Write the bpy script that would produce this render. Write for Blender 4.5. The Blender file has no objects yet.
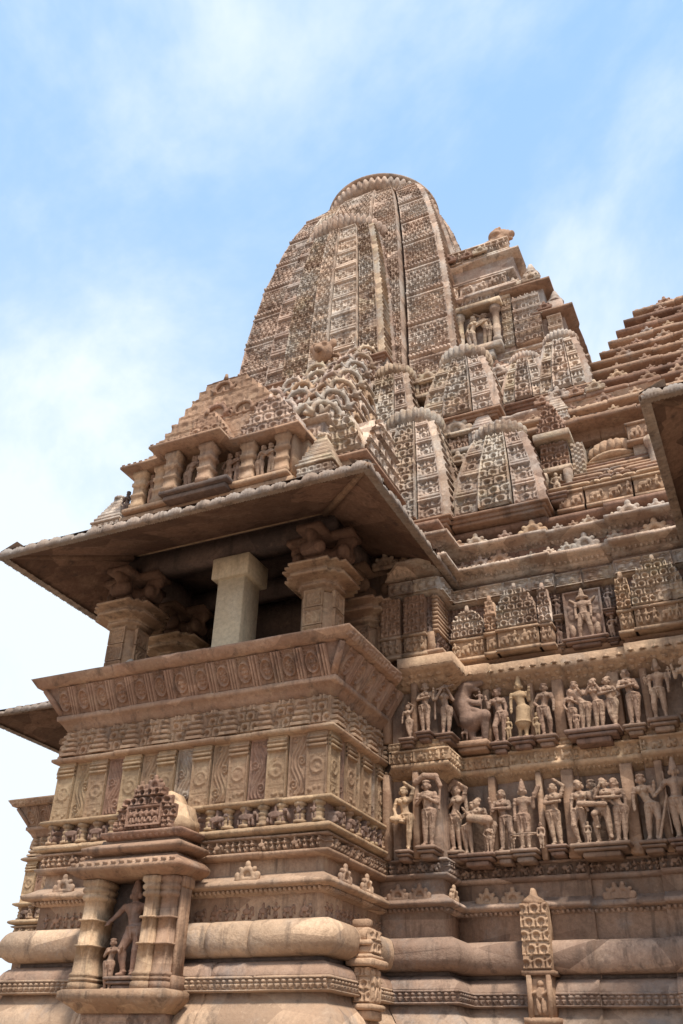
import bpy, math, random
import numpy as np
from mathutils import Vector, Matrix
random.seed(11)
RNG = np.random.default_rng(5)
C = bpy.context.scene.collection
PI = math.pi
V3 = lambda *a: np.array(a, float)

# ------------------------------------------------------------------ mesh building
class MB:
    def __init__(s): s.v = []; s.q = []; s.p = []; s.n = 0
    def add(s, v, quads=None, polys=None):
        v = np.asarray(v, float).reshape(-1, 3); b = s.n
        s.v.append(v); s.n += len(v)
        if quads is not None and len(quads): s.q.append(np.asarray(quads, int) + b)
        if polys:
            for f in polys: s.p.append([i + b for i in f])
        return b
    def box(s, x0, x1, y0, y1, z0, z1):
        v = [(x, y, z) for z in (z0, z1) for y in (y0, y1) for x in (x0, x1)]
        s.add(v, [(0, 2, 3, 1), (4, 5, 7, 6), (0, 1, 5, 4), (2, 6, 7, 3), (0, 4, 6, 2), (1, 3, 7, 5)])
    def cbox(s, x0, x1, y0, y1, z0, z1, c=.02):
        """box whose upright edges and rims are chamfered"""
        pr = [(-c, z0), (0, z0 + c), (0, z1 - c), (-c, z1)]
        rings = []
        for d, z in pr:
            rings.append([(x0 - d, y0 - d + c, z), (x0 - d + c, y0 - d, z), (x1 + d - c, y0 - d, z), (x1 + d, y0 - d + c, z),
                          (x1 + d, y1 + d - c, z), (x1 + d - c, y1 + d, z), (x0 - d + c, y1 + d, z), (x0 - d, y1 + d - c, z)])
        s.loft(rings, True, True)
    def loft(s, rings, cap0=False, cap1=False, closed=True):
        m = len(rings[0]); n = len(rings); q = []
        for i in range(n - 1):
            for j in range(m if closed else m - 1):
                k = (j + 1) % m
                q.append((i * m + j, i * m + k, (i + 1) * m + k, (i + 1) * m + j))
        pl = []
        if cap0: pl.append(list(range(m))[::-1])
        if cap1: pl.append([(n - 1) * m + j for j in range(m)])
        s.add(np.array(rings).reshape(-1, 3), q, pl)
    def prism(s, poly, O, U, V, N, depth):
        O, U, V, N = map(np.asarray, (O, U, V, N)); m = len(poly)
        a = [O + U * p[0] + V * p[1] for p in poly]; b = [p - N * depth for p in a]
        s.add(a + b, [(j, m + j, m + (j + 1) % m, (j + 1) % m) for j in range(m)], [list(range(m)), list(range(m, 2 * m))[::-1]])
    def lathe(s, c, prof, n=16, lobes=0, amp=0, rot=0, sx=1, sy=1):
        rings = []
        for r, z in prof:
            ring = []
            for j in range(n):
                t = 2 * PI * j / n + rot
                rr = r * (1 + (amp * (abs(math.cos(t * lobes / 2)) - .6) if lobes else 0))
                ring.append((c[0] + rr * math.cos(t) * sx, c[1] + rr * math.sin(t) * sy, c[2] + z))
            rings.append(ring)
        s.loft(rings, True, True)
    def tube(s, a, b, r0, r1=None, n=8):
        a = np.array(a, float); b = np.array(b, float); r1 = r0 if r1 is None else r1
        d = b - a; d /= np.linalg.norm(d)
        u = np.cross(d, (0, 0, 1) if abs(d[2]) < .9 else (1, 0, 0)); u /= np.linalg.norm(u); w = np.cross(d, u)
        s.loft([[p + (u * math.cos(2 * PI * j / n) + w * math.sin(2 * PI * j / n)) * r for j in range(n)] for p, r in ((a, r0), (b, r1))], True, True)
    def grid(s, P, skirt=None, mask=None):
        """P (nu,nv,3); skirt: (nu,nv,3) points behind the rim"""
        nu, nv = P.shape[:2]
        idx = np.arange(nu * nv).reshape(nu, nv)
        q = np.stack([idx[:-1, :-1], idx[1:, :-1], idx[1:, 1:], idx[:-1, 1:]], -1)
        if mask is not None: q = q[mask]
        s.add(P.reshape(-1, 3), q.reshape(-1, 4))
        if skirt is not None:
            rim = [(i, 0) for i in range(nu)] + [(nu - 1, j) for j in range(1, nv)] + [(i, nv - 1) for i in range(nu - 2, -1, -1)] + [(0, j) for j in range(nv - 2, 0, -1)]
            a = np.array([P[i, j] for i, j in rim]); b = np.array([skirt[i, j] for i, j in rim]); m = len(rim)
            s.add(np.concatenate([a, b]), [(j, m + j, m + (j + 1) % m, (j + 1) % m) for j in range(m)])
    def merge(s, o):
        for a in o.v: pass
        b = s.n; s.v += o.v; s.n += o.n
        s.q += [q + b for q in o.q]; s.p += [[i + b for i in f] for f in o.p]
    def build(s, name, mat, parent=None, smooth=False):
        me = bpy.data.meshes.new(name)
        v = np.concatenate(s.v) if s.v else np.zeros((0, 3))
        if parent is not None: v = v - np.array(world_loc(parent))
        q = np.concatenate(s.q) if s.q else np.zeros((0, 4), int)
        loops = list(q.reshape(-1)); lt = [4] * len(q)
        for f in s.p: loops += f; lt.append(len(f))
        lt = np.array(lt, np.int32); ls = np.concatenate([[0], np.cumsum(lt)[:-1]]).astype(np.int32)
        me.vertices.add(len(v)); me.vertices.foreach_set('co', v.astype(np.float32).ravel())
        me.loops.add(len(loops)); me.loops.foreach_set('vertex_index', np.array(loops, np.int32))
        me.polygons.add(len(lt)); me.polygons.foreach_set('loop_start', ls); me.polygons.foreach_set('loop_total', lt)
        me.update(calc_edges=True)
        if smooth: me.polygons.foreach_set('use_smooth', np.ones(len(lt), bool))
        me.validate(); me.materials.append(mat)
        o = bpy.data.objects.new(name, me); C.objects.link(o)
        if parent is not None: o.parent = parent
        return o

def world_loc(o):
    l = Vector((0, 0, 0))
    while o is not None: l = l + o.location; o = o.parent
    return l
def tag(o, label=None, cat=None, group=None, kind=None):
    for k, v in (('label', label), ('category', cat), ('group', group), ('kind', kind)):
        if v: o[k] = v
    return o
def thing(name, loc, label, cat, group=None):
    o = bpy.data.objects.new(name, None); C.objects.link(o); o.location = loc; o.empty_display_size = .2
    return tag(o, label, cat, group)
def copy_tree(o, parent=None):
    c = o.copy(); C.objects.link(c); c.parent = parent
    for ch in list(o.children): copy_tree(ch, c)
    return c

# ------------------------------------------------------------------ relief patterns: heights 0..1 over metres
def sst(a, b, x): t = np.clip((x - a) / (b - a), 0, 1); return t * t * (3 - 2 * t)
def wob(u, v, s, seed):
    r = np.random.default_rng(seed); o = 0
    for _ in range(6):
        a = r.uniform(0, 2 * PI); f = r.uniform(.5, 1.6) * 2 * PI / s
        o = o + np.sin(f * (u * math.cos(a) + v * math.sin(a)) + r.uniform(0, 6.28))
    return o / 6
def lattice(u, v, c=.2, seed=1):
    """mesh of little horseshoe arches in staggered rows"""
    u = u + .012 * wob(u, v, 1.1, seed); row = np.floor(v / c)
    fu = u / c + .5 * (row % 2); fu = fu - np.floor(fu) - .5; fv = v / c - row
    r = np.hypot(fu, (fv - .46) * 1.05)
    ring = np.exp(-((r - .36) / .07) ** 2)
    legs = np.exp(-((np.abs(fu) - .36) / .06) ** 2) * (fv < .46)
    bud = np.exp(-(fu ** 2 + (fv - .36) ** 2) / .008) * .5
    h = .62 + .30 * np.maximum(ring, legs)
    h = np.where((r < .225) & (fv > .32), bud, h); h = np.where((np.abs(fu) < .15) & (fv > .16) & (fv <= .32), .25 + bud * .7, h)
    g = np.abs(np.abs(fu) - .5); h = np.where((g < .075 * (1 - fv) + .02) & (fv < .62) & (fv > .16), .15, h)
    h = np.where((np.hypot(np.abs(fu) - .5, fv - .84) < .085), .15, h)
    h = np.where(fv < .08, .12, h); h = np.where((fv >= .08) & (fv < .15), .98, h)
    bi = np.floor(v / (c * 2)); bj = np.floor((u + (bi % 2) * c * 1.7 + .3 * np.sin(bi * 3.7)) / (c * 3.3))
    hs = np.sin(bi * 12.9898 + bj * 78.233 + seed) * 43758.5453; hs = hs - np.floor(hs)
    h = h * (.74 + .32 * hs) + .06 * (hs - .5)
    h = np.where((hs < .05) & (c < .25), .55 + .12 * wob(u, v, .09, seed + 5) + .25 * h, h)
    ei = np.floor(u / (c * .5) + row * .37); e = np.sin(ei * 91.7 + row * 47.3 + seed) * 9127.13; e = e - np.floor(e)
    return np.clip(np.where(e < .10, h * .55, h), 0, 1.1)
def ladder(u, v, p=.13, d=.45, seed=3):
    f = v / p - np.floor(v / p)
    h = np.where(f < d, .95 - .3 * f, .12)
    cell = np.sin(u * 2 * PI / .09)
    return np.where(f < d, h, .12 + .25 * (cell > .4))
def layers(u, v, p=.36, c=.18, seed=2):
    """courses of flat slabs with a carved course between"""
    f = v / p - np.floor(v / p)
    lat = lattice(u, v - np.floor(v / p) * p, c, seed)
    h = np.where(f < .68, lat * .85, 0)
    h = np.where((f >= .68) & (f < .72), .0, h); h = np.where((f >= .72) & (f < .82), 1.0, h)
    h = np.where((f >= .82) & (f < .87), .1, h); h = np.where(f >= .87, .8, h)
    return h
def blobs(u, v, w, h, n, seed, rmin=.1, rmax=.3, el=1.8):
    r = np.random.default_rng(seed); o = np.zeros_like(u)
    for i in range(n):
        cx = (i + r.uniform(.1, .9)) * w / n; cy = h * r.uniform(.2, .8); a = r.uniform(0, PI)
        ra = h * r.uniform(rmin, rmax); rb = ra * r.uniform(1 / el, 1)
        du = (u - cx); dv = (v - cy); x = du * math.cos(a) + dv * math.sin(a); y = -du * math.sin(a) + dv * math.cos(a)
        o = np.maximum(o, np.sqrt(np.clip(1 - (x / ra) ** 2 - (y / rb) ** 2, 0, 1)) * r.uniform(.6, 1))
    return o
def procession(u, v, w, h, seed, unit=None):
    """row of little figures, riders and animals"""
    unit = unit or h * .62; n = max(1, int(round(w / unit))); un = w / n
    r = np.random.default_rng(seed); o = np.zeros_like(u)
    def ell(cx, cy, ra, rb, a=0, k=1):
        du = u - cx; dv = v - cy; x = du * math.cos(a) + dv * math.sin(a); y = -du * math.sin(a) + dv * math.cos(a)
        return np.sqrt(np.clip(1 - (x / ra) ** 2 - (y / rb) ** 2, 0, 1)) * k
    i = 0
    while i < n:
        cx = (i + .5) * un; t = r.random(); lean = r.uniform(-.3, .3)
        if t < .35 and i + 1 < n:       # animal over two units
            cx = (i + 1) * un
            L = [ell(cx, h * .5, un * .62, h * .2), ell(cx + un * .62, h * .66, h * .15, h * .14), ell(cx + un * .8, h * .42, h * .06, h * .25)]
            for k in (-.5, -.28, .25, .48): L.append(ell(cx + k * un, h * .22, h * .07, h * .22))
            if r.random() < .6: L += [ell(cx, h * .78, h * .1, h * .17), ell(cx, h * .93, h * .07, h * .07)]
            i += 2
        else:                           # standing figure
            L = [ell(cx, h * .6, h * .13, h * .2, lean), ell(cx - lean * h * .2, h * .86, h * .095, h * .1),
                 ell(cx - h * .07, h * .24, h * .07, h * .26, .15), ell(cx + h * .09, h * .24, h * .07, h * .26, -.15 - lean),
                 ell(cx + h * .19, h * .62, h * .16, h * .05, r.uniform(-1.2, 1.2)), ell(cx - h * .19, h * .6, h * .16, h * .05, r.uniform(-1.2, 1.2))]
            i += 1
        o = np.maximum.reduce([o] + L)
    o = np.clip(o * 1.5, 0, 1) ** .8
    return .02 + .98 * o
def teeth(u, v, w, h, p=.075):
    f = u / p - np.floor(u / p) - .5
    up = (v > h * .55)
    a = np.sqrt(np.clip(1 - (f / .42) ** 2 - ((v - h * .78) / (h * .2)) ** 2, 0, 1))
    b = (np.abs(f) < .36 * np.clip(v / (h * .5), 0, 1)) * 1.0
    return np.where(up, .15 + .8 * a, .1 + .75 * b)
def frame(u, v, w, h, b, inner):
    e = np.minimum.reduce([u, w - u, v, h - v])
    return np.where(e < b, 1, np.where(e < b * 1.5, .0, inner))
def scroll(u, v, w, h, seed=0, n=2):
    """flowing parallel lines of a meandering vine with curled eyes"""
    ph = (seed % 2) * PI; k = 2 * PI / (h / n * 1.5); cx = w / 2 + w * .2 * np.sin(k * v + ph)
    d = (u - cx) / np.sqrt(1 + (w * .2 * k * np.cos(k * v + ph)) ** 2)
    o = (.5 + .5 * np.cos(2 * PI * d / (w * .2))) ** .8 * np.exp(-(d / (w * .36)) ** 4)
    for i in range(6):
        vv = (PI / 2 - ph + i * PI) / k; sd = -1 if i % 2 == 0 else 1; du = u - w / 2 - sd * w * .2; dv = v - vv
        r = np.hypot(du, dv * .8); a = np.arctan2(dv, du); near = r < w * .23
        o = np.where(near, .5 + .5 * np.cos(2 * PI * r / (w * .15) - a), o)
    return frame(u, v, w, h, w * .08, .08 + .85 * o)
def pilaster_carving(u, v, w, h, seed=0):
    o = np.full_like(u, .35)
    r = np.hypot(u - w / 2, v - h * .45); o = np.maximum(o, .9 * np.exp(-((r - w * .3) / (w * .06)) ** 2)); o = np.maximum(o, .8 * np.exp(-(r / (w * .14)) ** 2))
    o = np.where(np.abs(v - h * .74) < h * .012, .05, o); o = np.where(np.abs(v - h * .2) < h * .012, .05, o)
    b = blobs(u, v - h * .02, w, h * .16, 4, seed); o = np.where(v < h * .18, .2 + .7 * b, o)
    f = ((v - h * .76) / (h * .06)); f = f - np.floor(f)
    o = np.where(v > h * .76, .4 + .6 * (f < .55), o)
    o = np.where((v > h * .22) & (v < h * .72), np.maximum(o, .2 + .6 * blobs(u, v - h * .2, w, h * .54, 9, seed + 3, .08, .16, 3)), o)
    o = np.where((v > h * .22) & (v < h * .72) & (r > w * .38), np.minimum(o, .25 + .6 * (np.sin((u + v) * 150 + seed) * np.sin((u - v) * 130) > 0)), o)
    e = np.minimum(u, w - u); o = np.where(e < w * .07, .8, o)
    return o + .05 * wob(u, v, .08, seed)
def medal(u, v, w, h, p, seed=0):
    """medallion panels alternating with triple ribs"""
    n = max(1, round(w / p)); p = w / n; f = (u / p - np.floor(u / p)) * p
    pw = p * .6; k = np.floor(u / p)
    r = np.hypot((f - pw / 2) / (pw / 2), (v - h / 2) / (h * .36)); a = np.arctan2(v - h / 2, f - pw / 2)
    o = .25 + .65 * np.exp(-((r - .86) / .1) ** 2) + .5 * np.exp(-((r - .4) / .13) ** 2) * (.6 + .4 * np.cos(a * (4 + k % 3 * 2))) + .5 * np.exp(-(r / .16) ** 2)
    o = np.where(r > 1.05, .2 + .3 * (np.sin(f * 190) * np.sin(v * 120) > .2), o)
    g = (f - pw) / (p - pw); rib = .0 + 1.0 * (np.abs(np.sin(g * 3 * PI)) > .45)
    o = np.where(f > pw, rib, o)
    return np.clip(o, 0, 1)

def relief(mb, O, U, V, N, w, h, fn, depth, res=.016, back=.03, mask=None):
    O, U, V, N = map(lambda a: np.asarray(a, float), (O, U, V, N))
    nu = max(2, int(w / res) + 1); nv = max(2, int(h / res) + 1)
    u, v = np.meshgrid(np.linspace(0, w, nu), np.linspace(0, h, nv), indexing='ij')
    H = fn(u, v) * depth
    P = O + U * u[..., None] + V * v[..., None]
    m = None
    if mask is not None:
        uc = (u[:-1, :-1] + u[1:, 1:]) / 2; vc = (v[:-1, :-1] + v[1:, 1:]) / 2; m = mask(uc, vc)
        mb.grid(P + N * (H[..., None] + .004), None, m)
    else: mb.grid(P + N * H[..., None], P - N * back)

X_, Y_, Z_ = V3(1, 0, 0), V3(0, 1, 0), V3(0, 0, 1)

def fill_in(S, step=.13):
    out = []
    for a, b in zip(S[:-1], S[1:]):
        out.append(a); L = math.hypot(b[0] - a[0], b[1] - a[1]); n = int(L / step)
        if n > 2:
            dx, dy = (b[0] - a[0]) / L, (b[1] - a[1]) / L; N = (dy, -dx)
            for i in range(1, n):
                t = L * i / n
                ka = .55 if abs(a[2]) + abs(a[3]) > 1.5 else .1; kb = .55 if abs(b[2]) + abs(b[3]) > 1.5 else .1
                if t > ka and L - t > kb: out.append((a[0] + dx * t, a[1] + dy * t, N[0], N[1], a[4], 0))
    return out + [S[-1]]
# mouldings swept along a plan path. points: (x, y, ox, oy) with the miter vector
def sweep(mb, path, prof, block=.9, jit=.006, groove=.014, seed=0, back=.3, gap=.008):
    r = random.Random(seed); S = []
    bj = r.uniform(-jit, jit)
    for i in range(len(path) - 1):
        a, b = path[i], path[i + 1]; L = math.hypot(b[0] - a[0], b[1] - a[1]); dx, dy = (b[0] - a[0]) / L, (b[1] - a[1]) / L
        n = (dy, -dx); S.append((a[0], a[1], a[2], a[3], bj, 0))
        t = block * r.uniform(.4, 1.0)
        while L > 1.2 and t < L - .55:
            if t > .5:
                nb = r.uniform(-jit, jit)
                for tt, j, g in ((t - gap * 6, bj, 0), (t - gap * 2.2, bj, .22), (t - gap * .8, bj, .5), (t, bj, 1), (t + gap * .8, nb, .5), (t + gap * 2.2, nb, .22), (t + gap * 6, nb, 0)):
                    S.append((a[0] + dx * tt, a[1] + dy * tt, n[0], n[1], j, g))
                bj = nb
            t += block * r.uniform(.75, 1.3)
    e = path[-1]; S.append((e[0], e[1], e[2], e[3], bj, 0))
    S = fill_in(S)
    prof = [(-back, prof[0][1])] + list(prof) + [(-back, prof[-1][1])]
    rings = []
    for x, y, ox, oy, j, g in S:
        ring = []
        for k, (d, z) in enumerate(prof):
            inner = k in (0, len(prof) - 1)
            dd = d + (0 if inner else j - g * groove + r.gauss(0, .0035))
            if not inner and r.random() < .05 and prof[k][0] >= prof[k - 1][0] and prof[k][0] >= prof[k + 1][0]: dd -= r.uniform(.01, .035)
            ring.append((x + ox * dd, y + oy * dd, z + (0 if inner else j * .6)))
        rings.append(ring)
    mb.loft(rings, False, False, closed=True)
def arc(d0, z0, d1, z1, bulge, n=8):
    """profile points from (d0,z0) to (d1,z1) bulging outwards"""
    o = []
    for i in range(n + 1):
        t = i / n; o.append((d0 + (d1 - d0) * t + bulge * math.sin(PI * t) ** .75, z0 + (z1 - z0) * (1 - math.cos(PI * t)) / 2))
    return o
def path_segs(path, d):
    for a, b in zip(path[:-1], path[1:]):
        p = V3(a[0] + a[2] * d, a[1] + a[3] * d, 0); q = V3(b[0] + b[2] * d, b[1] + b[3] * d, 0)
        L = np.linalg.norm(q - p)
        if L < .02: continue
        U = (q - p) / L; yield p, U, V3(U[1], -U[0], 0), L
def band(mb, path, z0, z1, d, fn, depth, res=.016, seed=0, minlen=.15, back=.05):
    for i, (p, U, N, L) in enumerate(path_segs(path, d)):
        if L < minlen: continue
        relief(mb, p + Z_ * z0, U, Z_, N, L, z1 - z0, lambda u, v: fn(u, v, L, z1 - z0, seed + i * 7), depth, res, back)
def dentils(mb, path, d, z0, z1, w=.06, gap=.06, dep=.05, seed=0):
    for p, U, N, L in path_segs(path, d):
        n = int(L / (w + gap))
        for i in range(n):
            a = p + U * (i + .5) * L / n; q = [a - U * w / 2, a + U * w / 2]
            b = mb.add([q[0] + Z_ * z1, q[1] + Z_ * z1, q[1] + Z_ * z1 + N * dep, q[0] + Z_ * z1 + N * dep, q[0] + Z_ * z0 + N * dep * .3, q[1] + Z_ * z0 + N * dep * .3, q[1] + Z_ * (z0 + .02) + N * dep, q[0] + Z_ * (z0 + .02) + N * dep],
                   [(3, 2, 6, 7), (7, 6, 5, 4), (0, 3, 7, 4), (2, 1, 5, 6), (0, 1, 2, 3)])

# ------------------------------------------------------------------ sculpted bodies: signed distance -> surface nets
def sdf_mesh(prims, h, pad=.05):
    lo = np.min([p['lo'] for p in prims], 0) - pad; hi = np.max([p['hi'] for p in prims], 0) + pad
    n = np.ceil((hi - lo) / h).astype(int) + 1
    ax = [lo[i] + h * np.arange(n[i]) for i in range(3)]
    F = np.full(n, 1.0)
    for p in prims:
        k = p['k']; m = k + 2 * h + .02
        a = np.maximum(np.floor((p['lo'] - m - lo) / h).astype(int), 0); b = np.minimum(np.ceil((p['hi'] + m - lo) / h).astype(int) + 1, n)
        G = np.stack(np.meshgrid(*[ax[i][a[i]:b[i]] for i in range(3)], indexing='ij'), -1)
        d = p['f'](G); s = F[a[0]:b[0], a[1]:b[1], a[2]:b[2]]
        if p.get('sub'): s[...] = np.maximum(s, -d); continue
        hh = np.clip(.5 + .5 * (s - d) / k, 0, 1); s[...] = s * (1 - hh) + d * hh - k * hh * (1 - hh)
    S = F < 0; nx, ny, nz = n
    cs = np.zeros(n - 1, int); pos = np.zeros((*(n - 1), 3)); cnt = np.zeros(n - 1)
    cor = [(i, j, k) for i in (0, 1) for j in (0, 1) for k in (0, 1)]
    sl = lambda c: tuple(slice(c[i], c[i] + n[i] - 1) for i in range(3))
    for c in cor: cs += S[sl(c)]
    for c in cor:
        for axx in range(3):
            if c[axx]: continue
            c2 = list(c); c2[axx] = 1
            fa, fb = F[sl(c)], F[sl(c2)]; x = (fa < 0) != (fb < 0)
            t = np.where(x, fa / np.where(x, fa - fb, 1), 0)
            for i in range(3): pos[..., i] += x * (c[i] + (t if i == axx else 0))
            cnt += x
    act = (cs > 0) & (cs < 8); ids = -np.ones(n - 1, int); ids[act] = np.arange(act.sum())
    I = np.argwhere(act); Vv = lo + h * (I + pos[act] / cnt[act][:, None])
    Q = []
    for axx in range(3):
        o1, o2 = [(1, 2), (2, 0), (0, 1)][axx]
        a = [slice(1, n[i] - 1) for i in range(3)]; a[axx] = slice(0, n[axx] - 1)
        b = list(a); b[axx] = slice(1, n[axx]); s0, s1 = S[tuple(a)], S[tuple(b)]
        for flip, M in ((0, s0 & ~s1), (1, ~s0 & s1)):
            e = np.argwhere(M); e = e + np.array([0 if i == axx else 1 for i in range(3)])
            if not len(e): continue
            d1 = np.zeros(3, int); d1[o1] = 1; d2 = np.zeros(3, int); d2[o2] = 1
            qs = [e - d1 - d2, e - d2, e, e - d1]
            q = np.stack([ids[tuple(x.T)] for x in qs], -1)
            Q.append(q[:, ::-1] if flip else q)
    Q = np.concatenate(Q); Q = Q[(Q >= 0).all(1)]
    return Vv, Q
def cap(a, b, ra, rb=None, k=.02):
    a = np.array(a, float); b = np.array(b, float); rb = ra if rb is None else rb; R = max(ra, rb)
    def f(G):
        ba = b - a; L = max(ba @ ba, 1e-9); t = np.clip(((G - a) @ ba) / L, 0, 1)
        return np.linalg.norm(G - a - t[..., None] * ba, axis=-1) - (ra + (rb - ra) * t)
    return dict(f=f, k=k, lo=np.minimum(a, b) - R, hi=np.maximum(a, b) + R)
def ell(c, r, k=.02):
    c = np.array(c, float); r = np.array(r, float)
    def f(G):
        q = (G - c) / r; l = np.linalg.norm(q, axis=-1); l2 = np.linalg.norm(q / r, axis=-1)
        return l * (l - 1) / np.maximum(l2, 1e-6)
    return dict(f=f, k=k, lo=c - r, hi=c + r)
def ring(c, R, r, k=.008, sx=1, sy=1):
    c = np.array(c, float)
    def f(G):
        q = G - c; return np.hypot(np.hypot(q[..., 0] / sx, q[..., 1] / sy) - R, q[..., 2]) - r
    e = np.array([R * sx + r, R * sy + r, r]); return dict(f=f, k=k, lo=c - e, hi=c + e)
ARM = dict(down=((.15, .0, .635), (.145, -.04, .49)), up=((.17, -.01, .93), (.05, -.03, 1.02)), chest=((.16, -.01, .64), (.035, -.12, .70)),
           hip=((.205, .02, .64), (.1, -.04, .54)), hand=((.16, -.01, .645), (.185, -.06, .81)), out=((.2, -.02, .69), (.28, -.05, .60)),
           low=((.155, -.02, .63), (.10, -.09, .52)), reach=((.19, -.05, .70), (.25, -.1, .79)), across=((.15, -.04, .67), (-.08, -.13, .66)), face=((.17, -.05, .68), (.06, -.1, .87)))
LEG = dict(straight=((.055, -.012, .28), (.05, .0, .045)), bent=((.10, -.06, .29), (.065, .0, .045)), crossed=((.02, -.05, .28), (-.06, -.03, .045)),
           wide=((.10, -.03, .28), (.115, .0, .045)), lifted=((.15, -.11, .40), (.13, .0, .22)), hooked=((.19, -.09, .47), (-.02, -.13, .43)), close=((.04, -.012, .28), (.03, .0, .045)))
def figure(aL='down', aR='down', lL='straight', lR='straight', sway=.0, lean=0., female=True, crown='bun', skirt=False, turn=0., dx=0., sc=1., dy=0., dz=0.):
    P = []; T = lambda p: np.array([p[0], p[1], p[2]], float)
    hipx = sway; chx = -sway * .6 + lean; hdx = chx * 1.3 + sway * .25
    pel = T((hipx, 0, .50)); wai = T((.4 * hipx + .6 * chx, .0, .605)); che = T((chx, 0, .73)); nec = T((.5 * (chx + hdx), .0, .825)); hd = T((hdx, -.015, .905))
    bw = .9 if female else 1.12
    P += [cap(pel + T((-.035, 0, 0)), pel + T((.035, 0, 0)), .076), cap(pel, wai, .078, .058 * bw), cap(wai, che, .06 * bw, .078 * bw), cap(che + T((-.05 * bw, 0, .03)), che + T((.05 * bw, 0, .03)), .06, k=.03), cap(che, nec, .045, .03), cap(nec, hd, .03, .035)]
    if female: P += [ell(pel + T((0, .02, -.02)), (.115, .085, .075)), ell(che + T((.045, -.062, .01)), (.042, .04, .042), .01), ell(che + T((-.045, -.062, .01)), (.042, .04, .042), .01)]
    else: P += [ell(che + T((0, -.03, .01)), (.1, .055, .06))]
    sh = .112 * (1 if female else 1.15)
    for sg, A in ((-1, aL), (1, aR)):
        (e, w) = ARM[A]; s = che + T((sg * sh, 0, .045)); off = T((chx, 0, 0)); f = lambda p: T((p[0] * sg, p[1], p[2])) + off
        e, w = f(e), f(w); P += [cap(s, e, .037, .028, .014), cap(e, w, .028, .02, .012), ell(w + (w - e) * .16, (.024, .02, .026), .008)]
        P += [ring(s + (e - s) * .45, .034, .009, .004), ring(e + (w - e) * .85, .024, .008, .004)]
        d = (w - e) / np.linalg.norm(w - e)
        for fk in (-1, 0, 1): P.append(cap(w + d * .025, w + d * .055 + T((fk * .011, -.004, fk * .004)), .008, .006, .004))
    for sg, L in ((-1, lL), (1, lR)):
        (kn, an) = LEG[L]; hp = pel + T((sg * .055, 0, -.015)); off = T((hipx * .5, 0, 0)); kn = T((kn[0] * sg, kn[1], kn[2])) + off; an = T((an[0] * sg, an[1], an[2]))
        P += [cap(hp, kn, .069, .043, .02), cap(kn, an, .045, .026, .014), ell(kn + (an - kn) * .3 + T((0, .014, 0)), (.042, .044, .075), .02), cap(an + T((0, .01, -.015)), an + T((sg * .025, -.075, -.028)), .026, .018, .01), ring(an + T((0, 0, .012)), .03, .009, .004)]
    # head
    P += [ell(hd + T((0, 0, .008)), (.054, .062, .068), .01), ell(hd + T((0, -.012, -.035)), (.038, .042, .036), .015), cap(hd + T((turn * .02, -.056, .012)), hd + T((turn * .03, -.07, -.012)), .009, .012, .008),
          ell(hd + T((.022 + turn * .02, -.052, .012)), (.011, .01, .008), .004), ell(hd + T((-.022 + turn * .02, -.052, .012)), (.011, .01, .008), .004), ell(hd + T((turn * .02, -.055, -.034)), (.017, .009, .008), .004),
          ell(hd + T((.06, .0, -.015)), (.02, .024, .034), .006), ell(hd + T((-.06, .0, -.015)), (.02, .024, .034), .006)]
    if crown == 'bun': P += [ell(hd + T((.03 if sway >= 0 else -.03, .03, .06)), (.06, .055, .05), .01), ring(hd + T((0, 0, .042)), .052, .012, .005)]
    elif crown == 'tall':
        for i, (r, z) in enumerate(((.058, .05), (.05, .08), (.042, .11), (.033, .14), (.022, .17))): P.append(cap(hd + T((0, 0, z)), hd + T((0, 0, z + .015)), r, r * .85, .008))
    elif crown == 'flat': P += [ell(hd + T((0, 0, .055)), (.062, .065, .03), .008), ring(hd + T((0, 0, .05)), .056, .012, .005)]
    elif crown == 'veil': P += [cap(hd + T((0, .04, .03)), hd + T((0, .05, -.12)), .06, .07, .02), ring(hd + T((0, 0, .042)), .05, .01, .005)]
    # necklace, girdle, hanging sashes
    P += [ring(che + T((0, -.012, .06)), .062, .011, .005, 1.1, 1), ring(pel + T((0, 0, .035)), .092, .014, .006, 1.12, .9)]
    P += [cap(pel + T((-.03, -.085, .03)), pel + T((.0, -.09, -.10)), .011, .008, .006), cap(pel + T((.06, -.07, .03)), pel + T((.08, -.08, -.13)), .009, .007, .006)]
    if skirt: P += [cap(pel + T((0, 0, -.02)), T((hipx * .5, 0, .28)), .105, .125, .02), ring(T((hipx * .5, 0, .27)), .125, .014, .005)]
    out = []
    P = [p for p in P]
    for p in P:
        f = p['f']; o = np.array([dx, dy, dz])
        out.append(dict(f=(lambda G, f=f, o=o: (f((G - o) / sc) - FAT) * sc), k=p['k'] * sc, lo=(p['lo'] - FAT) * sc + o, hi=(p['hi'] + FAT) * sc + o))
    return out
FAT = .0015
_cache = {}
def sdf_obj(key, prims, res):
    if key not in _cache:
        v, q = sdf_mesh(prims, res); mb = MB(); mb.add(v, q)
        _cache[key] = (v, q)
    return _cache[key]

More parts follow.
